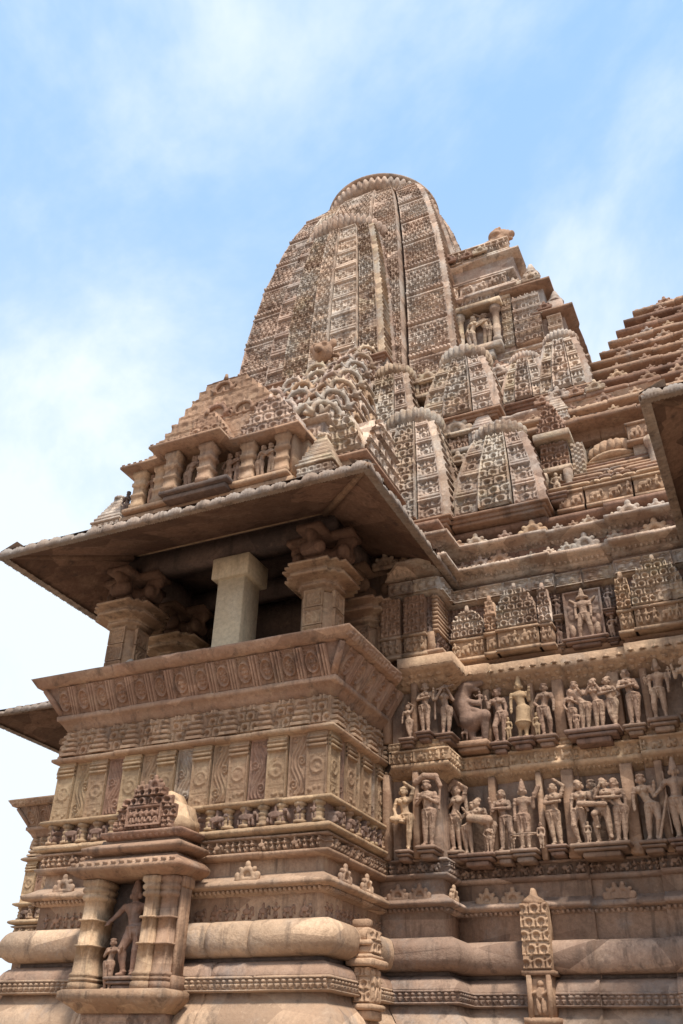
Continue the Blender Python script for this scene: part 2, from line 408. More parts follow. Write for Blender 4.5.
# ------------------------------------------------------------------ materials
def stone(name, a, b, c, dirt=.35, rough=.92, grain=1.0, jscale=1.0, grey=None, greyamt=0.0, joint=.18, bump=.55, seed=0):
    m = bpy.data.materials.new(name); m.use_nodes = True; nt = m.node_tree; N = nt.nodes; L = nt.links
    bs = N['Principled BSDF']; bs.inputs['Roughness'].default_value = rough
    if 'Specular IOR Level' in bs.inputs: bs.inputs['Specular IOR Level'].default_value = .18
    geo = N.new('ShaderNodeNewGeometry')
    def mp(sx, sy, sz, o=0):
        k = N.new('ShaderNodeMapping'); k.inputs['Scale'].default_value = (sx, sy, sz); k.inputs['Location'].default_value = (o + seed * 3.1, o * .7 + seed, o * 1.3)
        L.new(geo.outputs['Position'], k.inputs['Vector']); return k.outputs[0]
    def noise(vec, sc, det=6, ro=.6):
        k = N.new('ShaderNodeTexNoise'); k.inputs['Scale'].default_value = sc; k.inputs['Detail'].default_value = det; k.inputs['Roughness'].default_value = ro
        L.new(vec, k.inputs['Vector']); return k.outputs['Fac']
    def ramp(f, p0, p1):
        k = N.new('ShaderNodeMapRange'); k.inputs['From Min'].default_value = p0; k.inputs['From Max'].default_value = p1; k.interpolation_type = 'SMOOTHSTEP'
        L.new(f, k.inputs['Value']); return k.outputs[0]
    def mix(f, A, B, mode='MIX'):
        k = N.new('ShaderNodeMix'); k.data_type = 'RGBA'; k.blend_type = mode
        if isinstance(f, float): k.inputs[0].default_value = f
        else: L.new(f, k.inputs[0])
        for i, x in ((6, A), (7, B)):
            if isinstance(x, tuple): k.inputs[i].default_value = (*x, 1)
            else: L.new(x, k.inputs[i])
        return k.outputs[2]
    def math_(op, A, B=None):
        k = N.new('ShaderNodeMath'); k.operation = op
        for i, x in enumerate((A, B)):
            if x is None: continue
            if isinstance(x, (int, float)): k.inputs[i].default_value = x
            else: L.new(x, k.inputs[i])
        return k.outputs[0]
    col = mix(ramp(noise(mp(1, 1, 1), .9, 4), .35, .65), a, b)
    col = mix(ramp(noise(mp(1, 1, 1, 9), 2.6, 5), .45, .7), col, c)
    # each quarried block has its own tone
    vo = N.new('ShaderNodeTexVoronoi'); vo.inputs['Scale'].default_value = 1; vo.inputs['Randomness'].default_value = .8
    L.new(mp(1.15 * jscale, 1.15 * jscale, 2.4 * jscale, 4), vo.inputs['Vector'])
    sep = N.new('ShaderNodeSeparateColor'); L.new(vo.outputs['Color'], sep.inputs[0])
    col = mix(math_('MULTIPLY', sep.outputs[0], joint * 2.2), col, tuple(x * .58 for x in b))
    col = mix(math_('MULTIPLY', ramp(sep.outputs[1], .55, .95), joint * 1.6), col, tuple(min(1, x * 1.35) for x in a))
    if grey:
        g = ramp(noise(mp(1, 1, 1, 21), 1.1, 8, .7), .62 - .3 * greyamt, .80 - .3 * greyamt)
        col = mix(math_('MULTIPLY', g, .8), col, grey)
    # rain streaks and black crust
    st = ramp(noise(mp(3.2, 3.2, .32, 33), 1.7, 8, .68), .51, .70)
    col = mix(math_('MULTIPLY', st, dirt), col, (.05, .04, .036))
    cr = ramp(noise(mp(1, 1, 1.4, 91), 1.5, 9, .74), .58, .72)
    col = mix(math_('MULTIPLY', cr, dirt * .75), col, (.075, .058, .048))
    sp = ramp(noise(mp(1, 1, 1, 47), 9, 6, .7), .55, .8)
    col = mix(math_('MULTIPLY', sp, dirt * .8), col, (.09, .07, .06))
    mo = ramp(noise(mp(1, 1, 1, 61), 16, 7, .72), .38, .66)
    col = mix(math_('MULTIPLY', mo, .42 * grain), col, tuple(x * .52 for x in b))
    li = ramp(noise(mp(1, 1, 1, 75), 11, 6, .7), .56, .74)
    col = mix(math_('MULTIPLY', li, .38 * grain), col, tuple(min(1, x * 1.32) for x in c))
    fine = ramp(noise(mp(1, 1, 1, 3), 70, 3), .3, .7)
    col = mix(math_('MULTIPLY', fine, .22 * grain), col, tuple(x * .6 for x in a))
    oi = N.new('ShaderNodeObjectInfo'); hs = N.new('ShaderNodeHueSaturation')
    L.new(col, hs.inputs['Color']); L.new(math_('ADD', math_('MULTIPLY', oi.outputs['Random'], .26), .87), hs.inputs['Value']); L.new(math_('ADD', math_('MULTIPLY', oi.outputs['Random'], .012), .487), hs.inputs['Hue'])
    L.new(hs.outputs[0], bs.inputs['Base Color'])
    h = math_('ADD', math_('MULTIPLY', noise(mp(1, 1, 1, 5), 28, 6, .65), .6), math_('MULTIPLY', noise(mp(1, 1, 1, 6), 6, 5), 1.2))
    bp = N.new('ShaderNodeBump'); bp.inputs['Strength'].default_value = bump; bp.inputs['Distance'].default_value = .03
    L.new(h, bp.inputs['Height']); L.new(bp.outputs[0], bs.inputs['Normal'])
    return m
BUFF = stone('buff_sandstone', (.51, .355, .225), (.41, .26, .16), (.53, .39, .25), dirt=.7, seed=1, grey=(.33, .28, .23), greyamt=.2, joint=.34)
OCHRE = stone('ochre_sandstone', (.49, .35, .212), (.41, .27, .16), (.50, .375, .23), dirt=.6, seed=14, joint=.3)
BASE = stone('base_sandstone', (.51, .36, .24), (.42, .275, .18), (.41, .305, .22), dirt=.7, joint=.42, seed=2, grey=(.25, .22, .20), greyamt=.3)
BASEW = stone('stained_shaded_base_sandstone', (.48, .35, .25), (.39, .265, .185), (.43, .335, .255), dirt=.75, joint=.48, seed=15, grey=(.24, .22, .205), greyamt=.45)  # grey stains, plus shade of the right wall put into a darker colour
TOWER = stone('tower_sandstone', (.57, .43, .32), (.46, .315, .225), (.59, .495, .385), dirt=.78, seed=3, grey=(.52, .47, .41), greyamt=.55, joint=.48, jscale=1.9)
PALE = stone('lichen_sandstone', (.51, .395, .275), (.41, .275, .185), (.52, .45, .30), dirt=.75, seed=4, grey=(.48, .45, .40), greyamt=.6, joint=.48, jscale=2.2)
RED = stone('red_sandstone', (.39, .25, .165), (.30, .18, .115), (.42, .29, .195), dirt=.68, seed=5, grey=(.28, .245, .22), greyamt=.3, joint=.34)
PARA = stone('parapet_sandstone', (.47, .32, .215), (.37, .23, .15), (.49, .355, .24), dirt=.68, seed=16, grey=(.31, .265, .23), greyamt=.3, joint=.28)
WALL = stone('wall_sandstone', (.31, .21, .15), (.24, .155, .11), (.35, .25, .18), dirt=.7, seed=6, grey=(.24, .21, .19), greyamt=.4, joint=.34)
STAT = stone('statue_sandstone', (.48, .34, .235), (.38, .25, .17), (.48, .365, .255), dirt=.85, seed=7, joint=.16, bump=1.0)
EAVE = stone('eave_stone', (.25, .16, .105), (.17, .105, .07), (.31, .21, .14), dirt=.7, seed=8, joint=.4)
LIP = stone('weathered_eave_edge', (.42, .335, .26), (.33, .245, .18), (.39, .34, .29), dirt=.75, seed=9, grey=(.3, .28, .26), greyamt=.5)
PLASTER = stone('cream_plaster', (.80, .70, .50), (.72, .61, .42), (.80, .71, .53), dirt=.42, seed=10, joint=.06, bump=.3)
DARK = stone('dark_crust_and_shade_stone', (.17, .125, .10), (.11, .085, .075), (.24, .17, .13), dirt=.6, seed=12)  # dark stone, also the painted shade of recesses and interiors
GROUND = stone('dry_earth', (.34, .26, .19), (.30, .225, .165), (.36, .285, .21), dirt=.12, seed=13, joint=.0)

# ================================================================== SETTING
g = MB(); g.add([(-600, -600, -1.6), (600, -600, -1.6), (600, 600, -1.6), (-600, 600, -1.6)], [(0, 1, 2, 3)])
tag(g.build('ground', GROUND), kind='structure')

# ================================================================== CARVED BALCONY (foreground), copied for its two neighbours
XC, XL, XR, YF, YW = -7.1, -9.255, -4.945, 10.0, 11.8
PP = [(XL, YW, -1, 0), (XL, YF, -1, -1), (XR, YF, 1, -1), (XR, YW, 1, -1)]
WP = [(XR, YW, 1, -1), (-4.1, YW, 1, -1), (-4.1, 12.4, 1, -1), (-2.35, 12.4, 0, -1), (-2.349, 12.46, 0, -1), (-1.45, 12.46, 0, -1), (-1.449, 12.36, 0, -1), (-.3, 12.36, 0, -1), (-.299, 12.42, 0, -1), (3.2, 12.42, 0, -1)]
def base_mouldings(root, path, seed, BASE=BASE, BUFF=BUFF):
    def sw(name, prof, mat=BASE, **k):
        mb = MB(); sweep(mb, path, prof, seed=seed + len(name), **k); return mb.build(name, mat, root)
    sw('plinth', [(.46, -1.6), (.46, .1), (.36, .32), (.33, .5), (.28, .61), (.26, .63), (.13, .77), (.12, .83)], block=.8, groove=.02)
    b = MB(); sweep(b, path, [(.10, .82), (.225, .83), (.225, .845), (.17, .85), (.17, .955), (.215, .96), (.2, .985)], seed=seed + 1); band(b, path, .845, .96, .17, lambda u, v, w, h, s: teeth(u, v, w, h, .085), .06, .0105, seed)
    b.build('toothed_band', BASE, root)
    sw('rounded_cap', [(.20, .98), (.195, 1.0), (.185, 1.04), (.16, 1.085), (.12, 1.12), (.06, 1.14), (.03, 1.15)], block=.8, groove=.07, gap=.016)
    sw('shadow_course', [(.02, 1.14), (.02, 1.21)], DARK)  # thin recess, its shadow painted in with the dark stone colour
    sw('torus_moulding', arc(.05, 1.19, .05, 1.575, .19, 12), block=.75, groove=.085, gap=.017)
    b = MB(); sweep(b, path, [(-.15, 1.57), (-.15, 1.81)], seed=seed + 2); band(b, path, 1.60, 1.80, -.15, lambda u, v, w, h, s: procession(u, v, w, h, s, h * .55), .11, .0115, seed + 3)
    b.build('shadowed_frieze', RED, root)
    b = MB(); sweep(b, path, [(-.10, 1.80), (-.07, 1.87), (.0, 1.885), (.005, 1.93), (.11, 1.94), (.145, 1.955), (.145, 1.995), (.05, 2.045), (-.05, 2.11), (-.14, 2.17), (-.16, 2.20), (-.16, 2.28)], seed=seed + 4, block=1.0)
    dentils(b, path, .0, 1.885, 1.93, .035, .03, .06)
    b.build('sloped_cornice', BASE, root)
    b = MB(); sweep(b, path, [(-.14, 2.27), (.03, 2.285), (.06, 2.31), (.075, 2.345), (-.02, 2.35), (-.02, 2.50), (.08, 2.505), (.07, 2.53), (.0, 2.545)], seed=seed + 5, block=.7)
    band(b, path, 2.352, 2.50, -.02, lambda u, v, w, h, s: procession(u, v, w, h, s, h * .62), .095, .0105, seed + 9)
    b.build('procession_frieze', BUFF, root)
def antefix_mesh():
    P = []
    for i in range(9):
        a = PI * i / 8; b = PI * (i + 1) / 8
        if i < 8: P.append(cap((.075 * math.cos(a), 0, .05 + .085 * math.sin(a)), (.075 * math.cos(b), 0, .05 + .085 * math.sin(b)), .03, k=.008))
    P += [cap((-.13, 0, .02), (.13, 0, .02), .028, k=.01), ell((-.13, 0, .06), (.04, .03, .045), .01), ell((.13, 0, .06), (.04, .03, .045), .01), ell((0, 0, .18), (.035, .03, .045), .01), ell((0, .035, .08), (.06, .03, .08), .01),
          ell((-.09, 0, .13), (.03, .03, .03), .01), ell((.09, 0, .13), (.03, .03, .03), .01)]
    return sdf_mesh(P, .011)
ANT = antefix_mesh()
def antefix(parent, p, N=(0, -1), sc=1.0, mat=BASE, name='horseshoe_ornament'):
    v = ANT[0] * sc; n = V3(N[0], N[1], 0); u = V3(-n[1], n[0], 0)
    w = v[:, :1] * u - v[:, 1:2] * n + v[:, 2:3] * Z_
    mb = MB(); mb.add(w + np.asarray(p, float), ANT[1]); return mb.build(name, mat, parent, True)

bal = thing('temple_balcony', (XC, 10.9, -1.6), 'large carved sandstone balcony with pillars and sloping eave in the foreground', 'balcony', 'balconies of the temple')
base_mouldings(bal, PP, 40)
b = MB(); b.box(XL + .06, XR - .06, YF + .06, 12.6, -1.6, 4.28); b.build('core_wall', BUFF, bal)
for x, y, n in ((-8.75, YF - .06, (0, -1)), (-5.95, YF - .06, (0, -1)), (XR + .06, 10.45, (1, 0)), (XR + .06, 11.1, (1, 0))):
    antefix(bal, (x + n[0] * .0, y + n[1] * .0, 2.02), n, 1.05)
# miniature colonnade
b = MB(); sweep(b, PP, [(-.02, 2.54), (.09, 2.565), (.12, 2.585), (.12, 2.62), (.06, 2.65), (-.04, 2.66)], seed=3); b.build('lower_ledge', OCHRE, bal)
b = MB(); band(b, PP, 2.655, 2.905, -.035, lambda u, v, w, h, s: procession(u, v, w, h, s, .21), .11, .013, 77); b.build('figure_frieze', WALL, bal)
b = MB(); sweep(b, PP, [(-.04, 2.90), (.06, 2.905), (.105, 2.93), (.105, 2.965), (.02, 2.99), (-.04, 3.0)], seed=5); b.build('upper_ledge', OCHRE, bal)
proto = None
def baluster(x, y):
    mb = MB(); mb.lathe((x, y, 2.655), [(.088, 0), (.088, .035), (.06, .045), (.068, .075), (.074, .1), (.055, .125), (.074, .14), (.074, .16), (.055, .17), (.062, .205), (.085, .215), (.085, .25)], 8)
    return mb.build('baluster', OCHRE, bal, True)
pts = [(XL + .1 + i * (XR - XL - .2) / 16, YF - .0) for i in range(17)] + [(XR + .0, YF + .1 + i * .255) for i in range(1, 7)]
for x, y in pts:
    if proto is None: proto = baluster(x, y); P0 = (x, y)
    else:
        c = proto.copy(); C.objects.link(c); c.parent = bal; c.location = (x - P0[0], y - P0[1], 0)
# tall carved panels and pilasters
def panels(O, U, N, L, n, seed):
    pw = .30; fw = (L - pw * (n + 1)) / n; t = 0
    for i in range(2 * n + 1):
        mb = MB(); pil = i % 2 == 0; w = pw if pil else fw
        o = O + U * (t + .008) + N * (.0 if pil else -.05)
        w2 = w - .016
        if pil:
            relief(mb, o, U, Z_, N, w2, .79, lambda u, v: pilaster_carving(u, v, w2, .79, seed + i), .035, .013, .08)
            for z0, z1, e in ((.60, .63, .02), (.655, .685, .03), (.71, .74, .02)):
                p = o + Z_ * z0; q = [p, p + U * w2, p + U * w2 + N * (.03 + e), p + N * (.03 + e)]
                mb.add(q + [x + Z_ * (z1 - z0) for x in q], [(0, 1, 2, 3)[::-1], (4, 5, 6, 7), (0, 1, 5, 4), (1, 2, 6, 5), (2, 3, 7, 6), (3, 0, 4, 7)])
            mb.build('pilaster', OCHRE, bal)
        else:
            relief(mb, o, U, Z_, N, w2, .79, lambda u, v: scroll(u, v, w2, .79, seed + i // 2), .04, .011, .06)
            mb.build('scroll_panel', (OCHRE, RED, BUFF, PALE)[(i // 2 + seed) % 4], bal)
        t += w
panels(V3(XL, YF, 2.99), X_, -Y_, XR - XL, 7, 0)
panels(V3(XR, YF, 2.99), Y_, X_, 1.8, 3, 1)
panels(V3(XL, YW, 2.99), -Y_, -X_, 1.8, 3, 2)
# cornice of little stepped roofs
b = MB(); sweep(b, PP, [(-.06, 3.77), (.08, 3.79), (.11, 3.81), (.11, 3.845), (.05, 3.87), (-.02, 3.88)], seed=6, block=.55, jit=.012)
def minirow(u, v, w, h, s):
    p = .27; k = np.floor(u / p); f = (u / p - k) - .5
    t = np.clip(v / h, 0, 1); stp = np.floor(t * 5) / 5; roof = ((np.abs(f) < .5 - .38 * stp) & ((t * 5 - np.floor(t * 5)) < .6)) * (1 - .5 * t) + .1
    return np.where(k % 2 == 0, roof, .75 * lattice(u, v, .15, 4))
band(b, PP, 3.875, 4.26, -.01, minirow, .11, .013, 5)
b.build('miniature_roof_cornice', BUFF, bal)
# leaning parapet
b = MB(); sweep(b, PP, [(-.05, 4.25), (-.0, 4.27), (.04, 4.33), (.10, 4.40), (.13, 4.41), (.135, 4.475), (.07, 4.495)], seed=9, block=2.1, jit=.008); b.build('parapet_slab', PARA, bal)
b = MB(); sweep(b, PP, [(.06, 4.49), (.30, 4.87), (.28, 4.89)], seed=9, block=2.1, jit=.004, back=-.12)
for p, U, N, L in path_segs(PP, .06):
    Vv = N * .534 + Z_ * .8455; Nn = N * .8455 - Z_ * .534
    relief(b, p + Z_ * 4.495 + Nn * .002, U, Vv, Nn, L, .435, lambda u, v: medal(u, v, L, .435, .335, 2), .075, .0105, .03)
    for sg in (0, 1):
        q = p + U * L * sg; e = V3(q[0] + (PP[1][2] if q[0] < XC else 1) * .24, q[1] - .24, 4.85) if q[1] < 11 else None
        if e is not None: b.tube(q + Z_ * 4.5 + Nn * .02, e + Nn * .0, .045, .045, 6)
b.build('medallion_parapet', PARA, bal)
b = MB(); sweep(b, PP, [(.27, 4.86), (.385, 4.868), (.46, 4.965), (.475, 4.99), (.44, 5.01), (.24, 5.02)], seed=9, block=2.1, jit=.01, back=-.12)
for p, U, N, L in path_segs(PP, .395):
    if abs(U[1]) > .5 and N[0] > 0:
        Vv = (N * .075 + Z_ * .125) / .1458; Nn = (N * .125 - Z_ * .075) / .1458
        relief(b, p + Z_ * 4.873 + Nn * .003, U, Vv, Nn, L, .11, lambda u, v: procession(u, v, L, .11, 3), .02, .014, .02)
b.build('parapet_rail', PARA, bal)
# pillars
def capital_prims():
    P = [ell((0, 0, 6.62), (.3, .3, .22), .05)]
    for a in range(4):
        c, s = math.cos(a * PI / 2), math.sin(a * PI / 2); R = lambda x, y, z: (x * c - y * s, x * s + y * c, z)
        P += [cap(R(.1, 0, 6.55), R(.40, 0, 6.74), .17, .15, .05), cap(R(.48, -.14, 6.68), R(.48, .14, 6.68), .12, .12, .03), cap(R(.4, 0, 6.86), R(.62, 0, 6.88), .12, .1, .04),
              cap(R(.3, -.2, 6.5), R(.36, -.06, 6.62), .06, .05, .02), cap(R(.3, .2, 6.5), R(.36, .06, 6.62), .06, .05, .02), ell(R(.57, 0, 6.72), (.06, .06, .07), .02)]
    return P
CAPM = sdf_mesh(capital_prims(), .03)
def pillar(x, y, carved=True):
    mb = MB(); w = .25
    mb.cbox(x - w, x + w, y - w, y + w, 4.28, 6.06, .09)
    if carved:
        for k in range(4):
            relief(mb, (x - .15, y - w - .001, 4.9 + k * .285), X_, Z_, -Y_, .30, .27, lambda u, v: frame(u, v, .30, .27, .02, .1 + .9 * scroll(u, v, .3, .27, k, 1)), .045, .014, .02)
            relief(mb, (x + w + .001, y - .15, 4.9 + k * .285), Y_, Z_, X_, .30, .27, lambda u, v: frame(u, v, .30, .27, .02, .1 + .9 * scroll(u, v, .3, .27, k + 1, 1)), .045, .014, .02)
    o = mb.build('pillar', BUFF, bal)
    mb = MB()
    def sq(prof):
        rings = []
        for r, z in prof:
            e = r * .62; f = r * .82
            rings.append([(x + a, y + c, z) for a, c in ((-r, -e), (-f, -e), (-f, -f), (-e, -f), (-e, -r), (e, -r), (e, -f), (f, -f), (f, -e), (r, -e), (r, e), (f, e), (f, f), (e, f), (e, r), (-e, r), (-e, f), (-f, f), (-f, e), (-r, e))])
        mb.loft(rings, True, True)
    sq([(.26, 6.02), (.26, 6.09), (.31, 6.095), (.31, 6.13), (.28, 6.135), (.34, 6.17), (.46, 6.205), (.48, 6.21), (.48, 6.255), (.41, 6.26), (.38, 6.31), (.40, 6.35), (.51, 6.37), (.52, 6.375), (.52, 6.41), (.36, 6.415), (.34, 6.5)])
    mb.build('capital', BUFF, o)
    mb = MB(); mb.add(CAPM[0] * V3(.78, .78, 1) + V3(x, y, 0), CAPM[1]); mb.box(x - .55, x + .55, y - .2, y + .2, 6.93, 7.02); mb.box(x - .2, x + .2, y - .55, y + .55, 6.92, 7.01)
    mb.build('bracket', EAVE, o)
    return o
for x, y in ((-5.42, 10.58), (-8.9, 10.58), (-5.30, 11.95), (-8.90, 11.95)): pillar(x, y)
mb = MB(); x, y = -6.90, 10.6
mb.cbox(x - .24, x + .24, y - .24, y + .24, 4.28, 6.56, .012); o = tag(mb.build('support_pillar', PLASTER, bal), 'plain square cream plaster pillar')
mb = MB(); mb.cbox(x - .33, x + .33, y - .31, y + .31, 6.55, 6.92, .015); mb.build('capital', PLASTER, o)
mb = MB(); mb.cbox(-8.47, -8.27, 10.0, 10.2, 4.98, 5.22, .03); mb.lathe((-8.37, 10.1, 5.2), [(.08, 0), (.1, .04), (.06, .1), (.02, .13)], 8); mb.build('stone_stub', PALE, bal)
# beams and eave
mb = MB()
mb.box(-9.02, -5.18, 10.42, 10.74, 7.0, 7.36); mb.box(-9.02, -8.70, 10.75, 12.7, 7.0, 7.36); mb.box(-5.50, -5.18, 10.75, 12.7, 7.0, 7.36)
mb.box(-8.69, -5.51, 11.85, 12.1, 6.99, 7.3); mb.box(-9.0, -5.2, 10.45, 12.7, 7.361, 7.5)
mb.build('beam', DARK, bal)  # dark colour stands in for the shade under the eave
mb = MB(); mb.box(-8.6, -5.6, 12.63, 12.71, 4.3, 5.2); mb.box(-8.6, -5.6, 12.63, 12.71, 6.5, 7.3); mb.build('inner_wall', DARK, bal)  # interior darkness put into the wall colour
EX0, EX1, EY = -10.13, -3.89, 8.73
def eave_pt(x, y, inner):  # outer / inner outline
    return (x, y)
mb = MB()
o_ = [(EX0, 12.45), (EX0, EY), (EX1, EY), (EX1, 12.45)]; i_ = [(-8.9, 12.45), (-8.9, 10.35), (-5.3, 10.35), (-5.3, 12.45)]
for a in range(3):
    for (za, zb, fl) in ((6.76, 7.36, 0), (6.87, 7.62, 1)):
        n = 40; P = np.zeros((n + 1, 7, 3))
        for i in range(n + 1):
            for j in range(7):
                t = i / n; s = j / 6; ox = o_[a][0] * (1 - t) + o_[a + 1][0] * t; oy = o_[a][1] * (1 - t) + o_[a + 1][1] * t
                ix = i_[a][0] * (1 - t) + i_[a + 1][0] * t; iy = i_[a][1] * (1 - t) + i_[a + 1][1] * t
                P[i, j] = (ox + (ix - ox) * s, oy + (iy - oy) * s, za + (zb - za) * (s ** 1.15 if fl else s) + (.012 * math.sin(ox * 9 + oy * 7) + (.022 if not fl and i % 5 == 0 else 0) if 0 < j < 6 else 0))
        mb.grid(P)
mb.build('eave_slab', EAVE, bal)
mb = MB()
for a in range(3):
    p = V3(*o_[a], 0); q = V3(*o_[a + 1], 0); L = np.linalg.norm(q - p); U = (q - p) / L; N = V3(U[1], -U[0], 0)
    n = int(L / .02); r = random.Random(a); poly = []
    for i in range(n + 1):
        t = L * i / n; f = (t / .24) % 1; k = int(t / .24); hgt = .075 + .07 * math.sin(PI * f) ** .7 * (.6 + .4 * math.sin(k * 2.3 + a) ** 2) - (.012 if (t / .06) % 1 < .25 else 0) - (.05 if math.sin(k * 7.1 + a * 3) > .93 else 0)
        poly.append((t, hgt))
    top = [p + U * t + Z_ * (6.75 + h) + N * .012 for t, h in poly]; bot = [p + U * t + Z_ * (6.745 - (.016 if (t / .045) % 1 < .35 else 0)) + N * .03 for t, h in poly]
    tb = [V3(x[0], x[1], 6.985) - N * .3 for x in top]; bb = [x - N * .12 + Z_ * .02 for x in bot]
    mb.loft([bb, bot, top, tb], closed=False)
mb.build('eave_edge', LIP, bal)
for a, (s0, s1) in enumerate((((EX0, EY), (-8.9, 10.35)), ((EX1, EY), (-5.3, 10.35)))):
    mb = MB(); mb.tube((s0[0], s0[1], 6.79), (s1[0], s1[1], 7.34), .05, .07, 6); mb.build('hip_rib', EAVE, bal)
# neighbours: the rear balcony (turned a quarter) and the next one along the wall
TC = (-7.1, 17.5)
far = copy_tree(bal); far.location = (TC[0] - (TC[1] - 10.9), TC[1], -1.6); far.rotation_euler = (0, 0, -PI / 2); far['label'] = 'shaded rear balcony seen behind the left edge of the front balcony'
nxt = copy_tree(bal); nxt.location = (XC + 9.70, 10.9, -1.6); nxt['label'] = 'balcony at the right edge, only the dark underside of its eave in view'
# ================================================================== NICHE SHRINE on the balcony base
sh = thing('niche_shrine', (-7.1, 9.6, -1.6), 'small pillared niche shrine with carved pediment built against the balcony base', 'shrine')
mb = MB(); mb.box(-7.72, -6.58, 9.5, 9.75, -1.6, .60); relief(mb, (-7.70, 9.5, .36), X_, Z_, -Y_, 1.1, .2, lambda u, v: procession(u, v, 1.1, .2, 5), .05, .013); mb.build('base', BASE, sh)
mb = MB(); mb.loft([[(x0, y0, z), (x1, y0, z), (x1, 9.75, z), (x0, 9.75, z)] for x0, x1, y0, z in ((-7.74, -6.56, 9.46, .60), (-7.80, -6.50, 9.38, .66), (-7.92, -6.42, 9.26, .74), (-7.92, -6.42, 9.26, .81), (-7.88, -6.46, 9.30, .835))], True, True); mb.build('sill', BUFF, sh)
mb = MB(); mb.box(-7.64, -6.93, 9.715, 9.9, .83, 2.1); mb.build('back_wall', DARK, sh)  # shade inside the niche painted as dark stone
def shaft(x0, x1, y0, y1, rings=True):
    mb = MB(); cx, cy = (x0 + x1) / 2, (y0 + y1) / 2; hx, hy = (x1 - x0) / 2, (y1 - y0) / 2
    prof = [(.6 * d, z) for d, z in [(.035, .835), (.035, .90), (.01, .915), (.012, .925), (.03, .93), (.03, .955), (.005, .965), (.03, .975), (.03, 1.0), (0, 1.02), (-.012, 1.29), (.03, 1.293), (.03, 1.31), (-.014, 1.312), (-.018, 1.572), (.026, 1.573), (.026, 1.59), (-.02, 1.592), (-.026, 1.80), (.02, 1.82), (.02, 1.85), (-.015, 1.87), (.03, 1.90), (.03, 1.93), (0, 1.95), (.045, 1.98), (.045, 2.03)]]
    rg = []
    for d, z in prof:
        a, b = hx + d, hy + d; c = .03
        rg.append([(cx - a, cy - b + c, z), (cx - a + c, cy - b + c, z), (cx - a + c, cy - b, z), (cx + a - c, cy - b, z), (cx + a - c, cy - b + c, z), (cx + a, cy - b + c, z), (cx + a, cy + b, z), (cx - a, cy + b, z)])
    mb.loft(rg, True, True); return mb.build('column', BUFF, sh)
shaft(-7.86, -7.62, 9.36, 9.74); shaft(-6.95, -6.76, 9.34, 9.74); shaft(-6.765, -6.55, 9.40, 9.74)
mb = MB(); mb.cbox(-6.56, -6.51, 9.52, 9.72, .835, 2.04, .01); mb.cbox(-6.56, -6.49, 9.50, 9.74, .835, .98, .01); mb.cbox(-6.56, -6.49, 9.50, 9.74, 1.92, 2.045, .01); mb.build('jamb', BUFF, sh)
def eave3(name, x0, x1, y0, prof, mat=BUFF):
    mb = MB(); mb.loft([[(x0 - d, y0 - d, z), (x1 + d, y0 - d, z), (x1 + d, 9.87, z), (x0 - d, 9.87, z)] for d, z in prof], True, True); return mb, name, mat
mb, n, m = eave3('eave', -7.86, -6.55, 9.36, [(-.02, 2.035), (.06, 2.045), (.15, 2.10), (.17, 2.12), (.17, 2.16), (.12, 2.20), (.02, 2.27), (-.03, 2.29), (-.03, 2.31)])
P = [(-8.12, 9.11, 0, 0)]; dentils(mb, [(-8.0, 9.198, 0, -1), (-6.42, 9.198, 0, -1)], .0, 2.165, 2.20, .07, .05, .02); mb.build(n, m, sh)
mb, n, m = eave3('upper_eave', -7.80, -6.55, 9.38, [(-.0, 2.30), (.10, 2.33), (.12, 2.36), (.12, 2.39), (.03, 2.43), (-.05, 2.46), (-.06, 2.50)]); mb.build(n, m, sh)
mb, n, m = eave3('dentil_course', -7.66, -6.58, 9.42, [(0, 2.49), (.06, 2.53), (.07, 2.56), (.07, 2.58), (0, 2.60)], RED); dentils(mb, [(-7.68, 9.42, 0, -1), (-6.56, 9.42, 0, -1)], .0, 2.50, 2.55, .05, .04, .06); mb.build(n, m, sh)
mb = MB()
mb.loft([[(x0, y0, z), (x1, y0, z), (x1, 9.87, z), (x0, 9.87, z)] for x0, x1, y0, z in ((-7.60, -6.60, 9.47, 2.59), (-7.58, -6.61, 9.48, 2.72), (-7.50, -6.64, 9.50, 2.76), (-7.46, -6.70, 9.52, 2.92), (-7.34, -6.82, 9.56, 2.98), (-7.28, -6.9, 9.6, 3.10))], True, True)
mb.build('roof', BUFF, sh)
mb = MB()
relief(mb, (-7.62, 9.46, 2.60), X_, Z_, -Y_, .90, .13, lambda u, v: procession(u, v, .90, .13, 9), .07, .012)
relief(mb, (-7.40, 9.45, 2.64), X_, Z_, -Y_, .52, .25, lambda u, v: frame(u, v, .52, .25, .025, procession(u, v, .52, .25, 4, .09)), .07, .011)
relief(mb, (-7.58, 9.47, 2.73), X_, Z_, -Y_, .18, .16, lambda u, v: lattice(u, v, .11, 3), .09, .011); relief(mb, (-6.88, 9.47, 2.73), X_, Z_, -Y_, .18, .16, lambda u, v: lattice(u, v, .11, 6), .09, .011)
relief(mb, (-7.50, 9.48, 2.89), X_, Z_, -Y_, .72, .12, lambda u, v: lattice(u, v, .12, 7), .11, .011); relief(mb, (-7.38, 9.50, 3.01), X_, Z_, -Y_, .48, .11, lambda u, v: lattice(u, v, .11, 8), .11, .011)
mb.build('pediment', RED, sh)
antefix(sh, (-7.30, 9.5, 3.08), sc=.7, mat=RED); antefix(sh, (-7.10, 9.5, 3.10), sc=.9, mat=RED)
for o_ in list(sh.children): o_.location.x -= .06

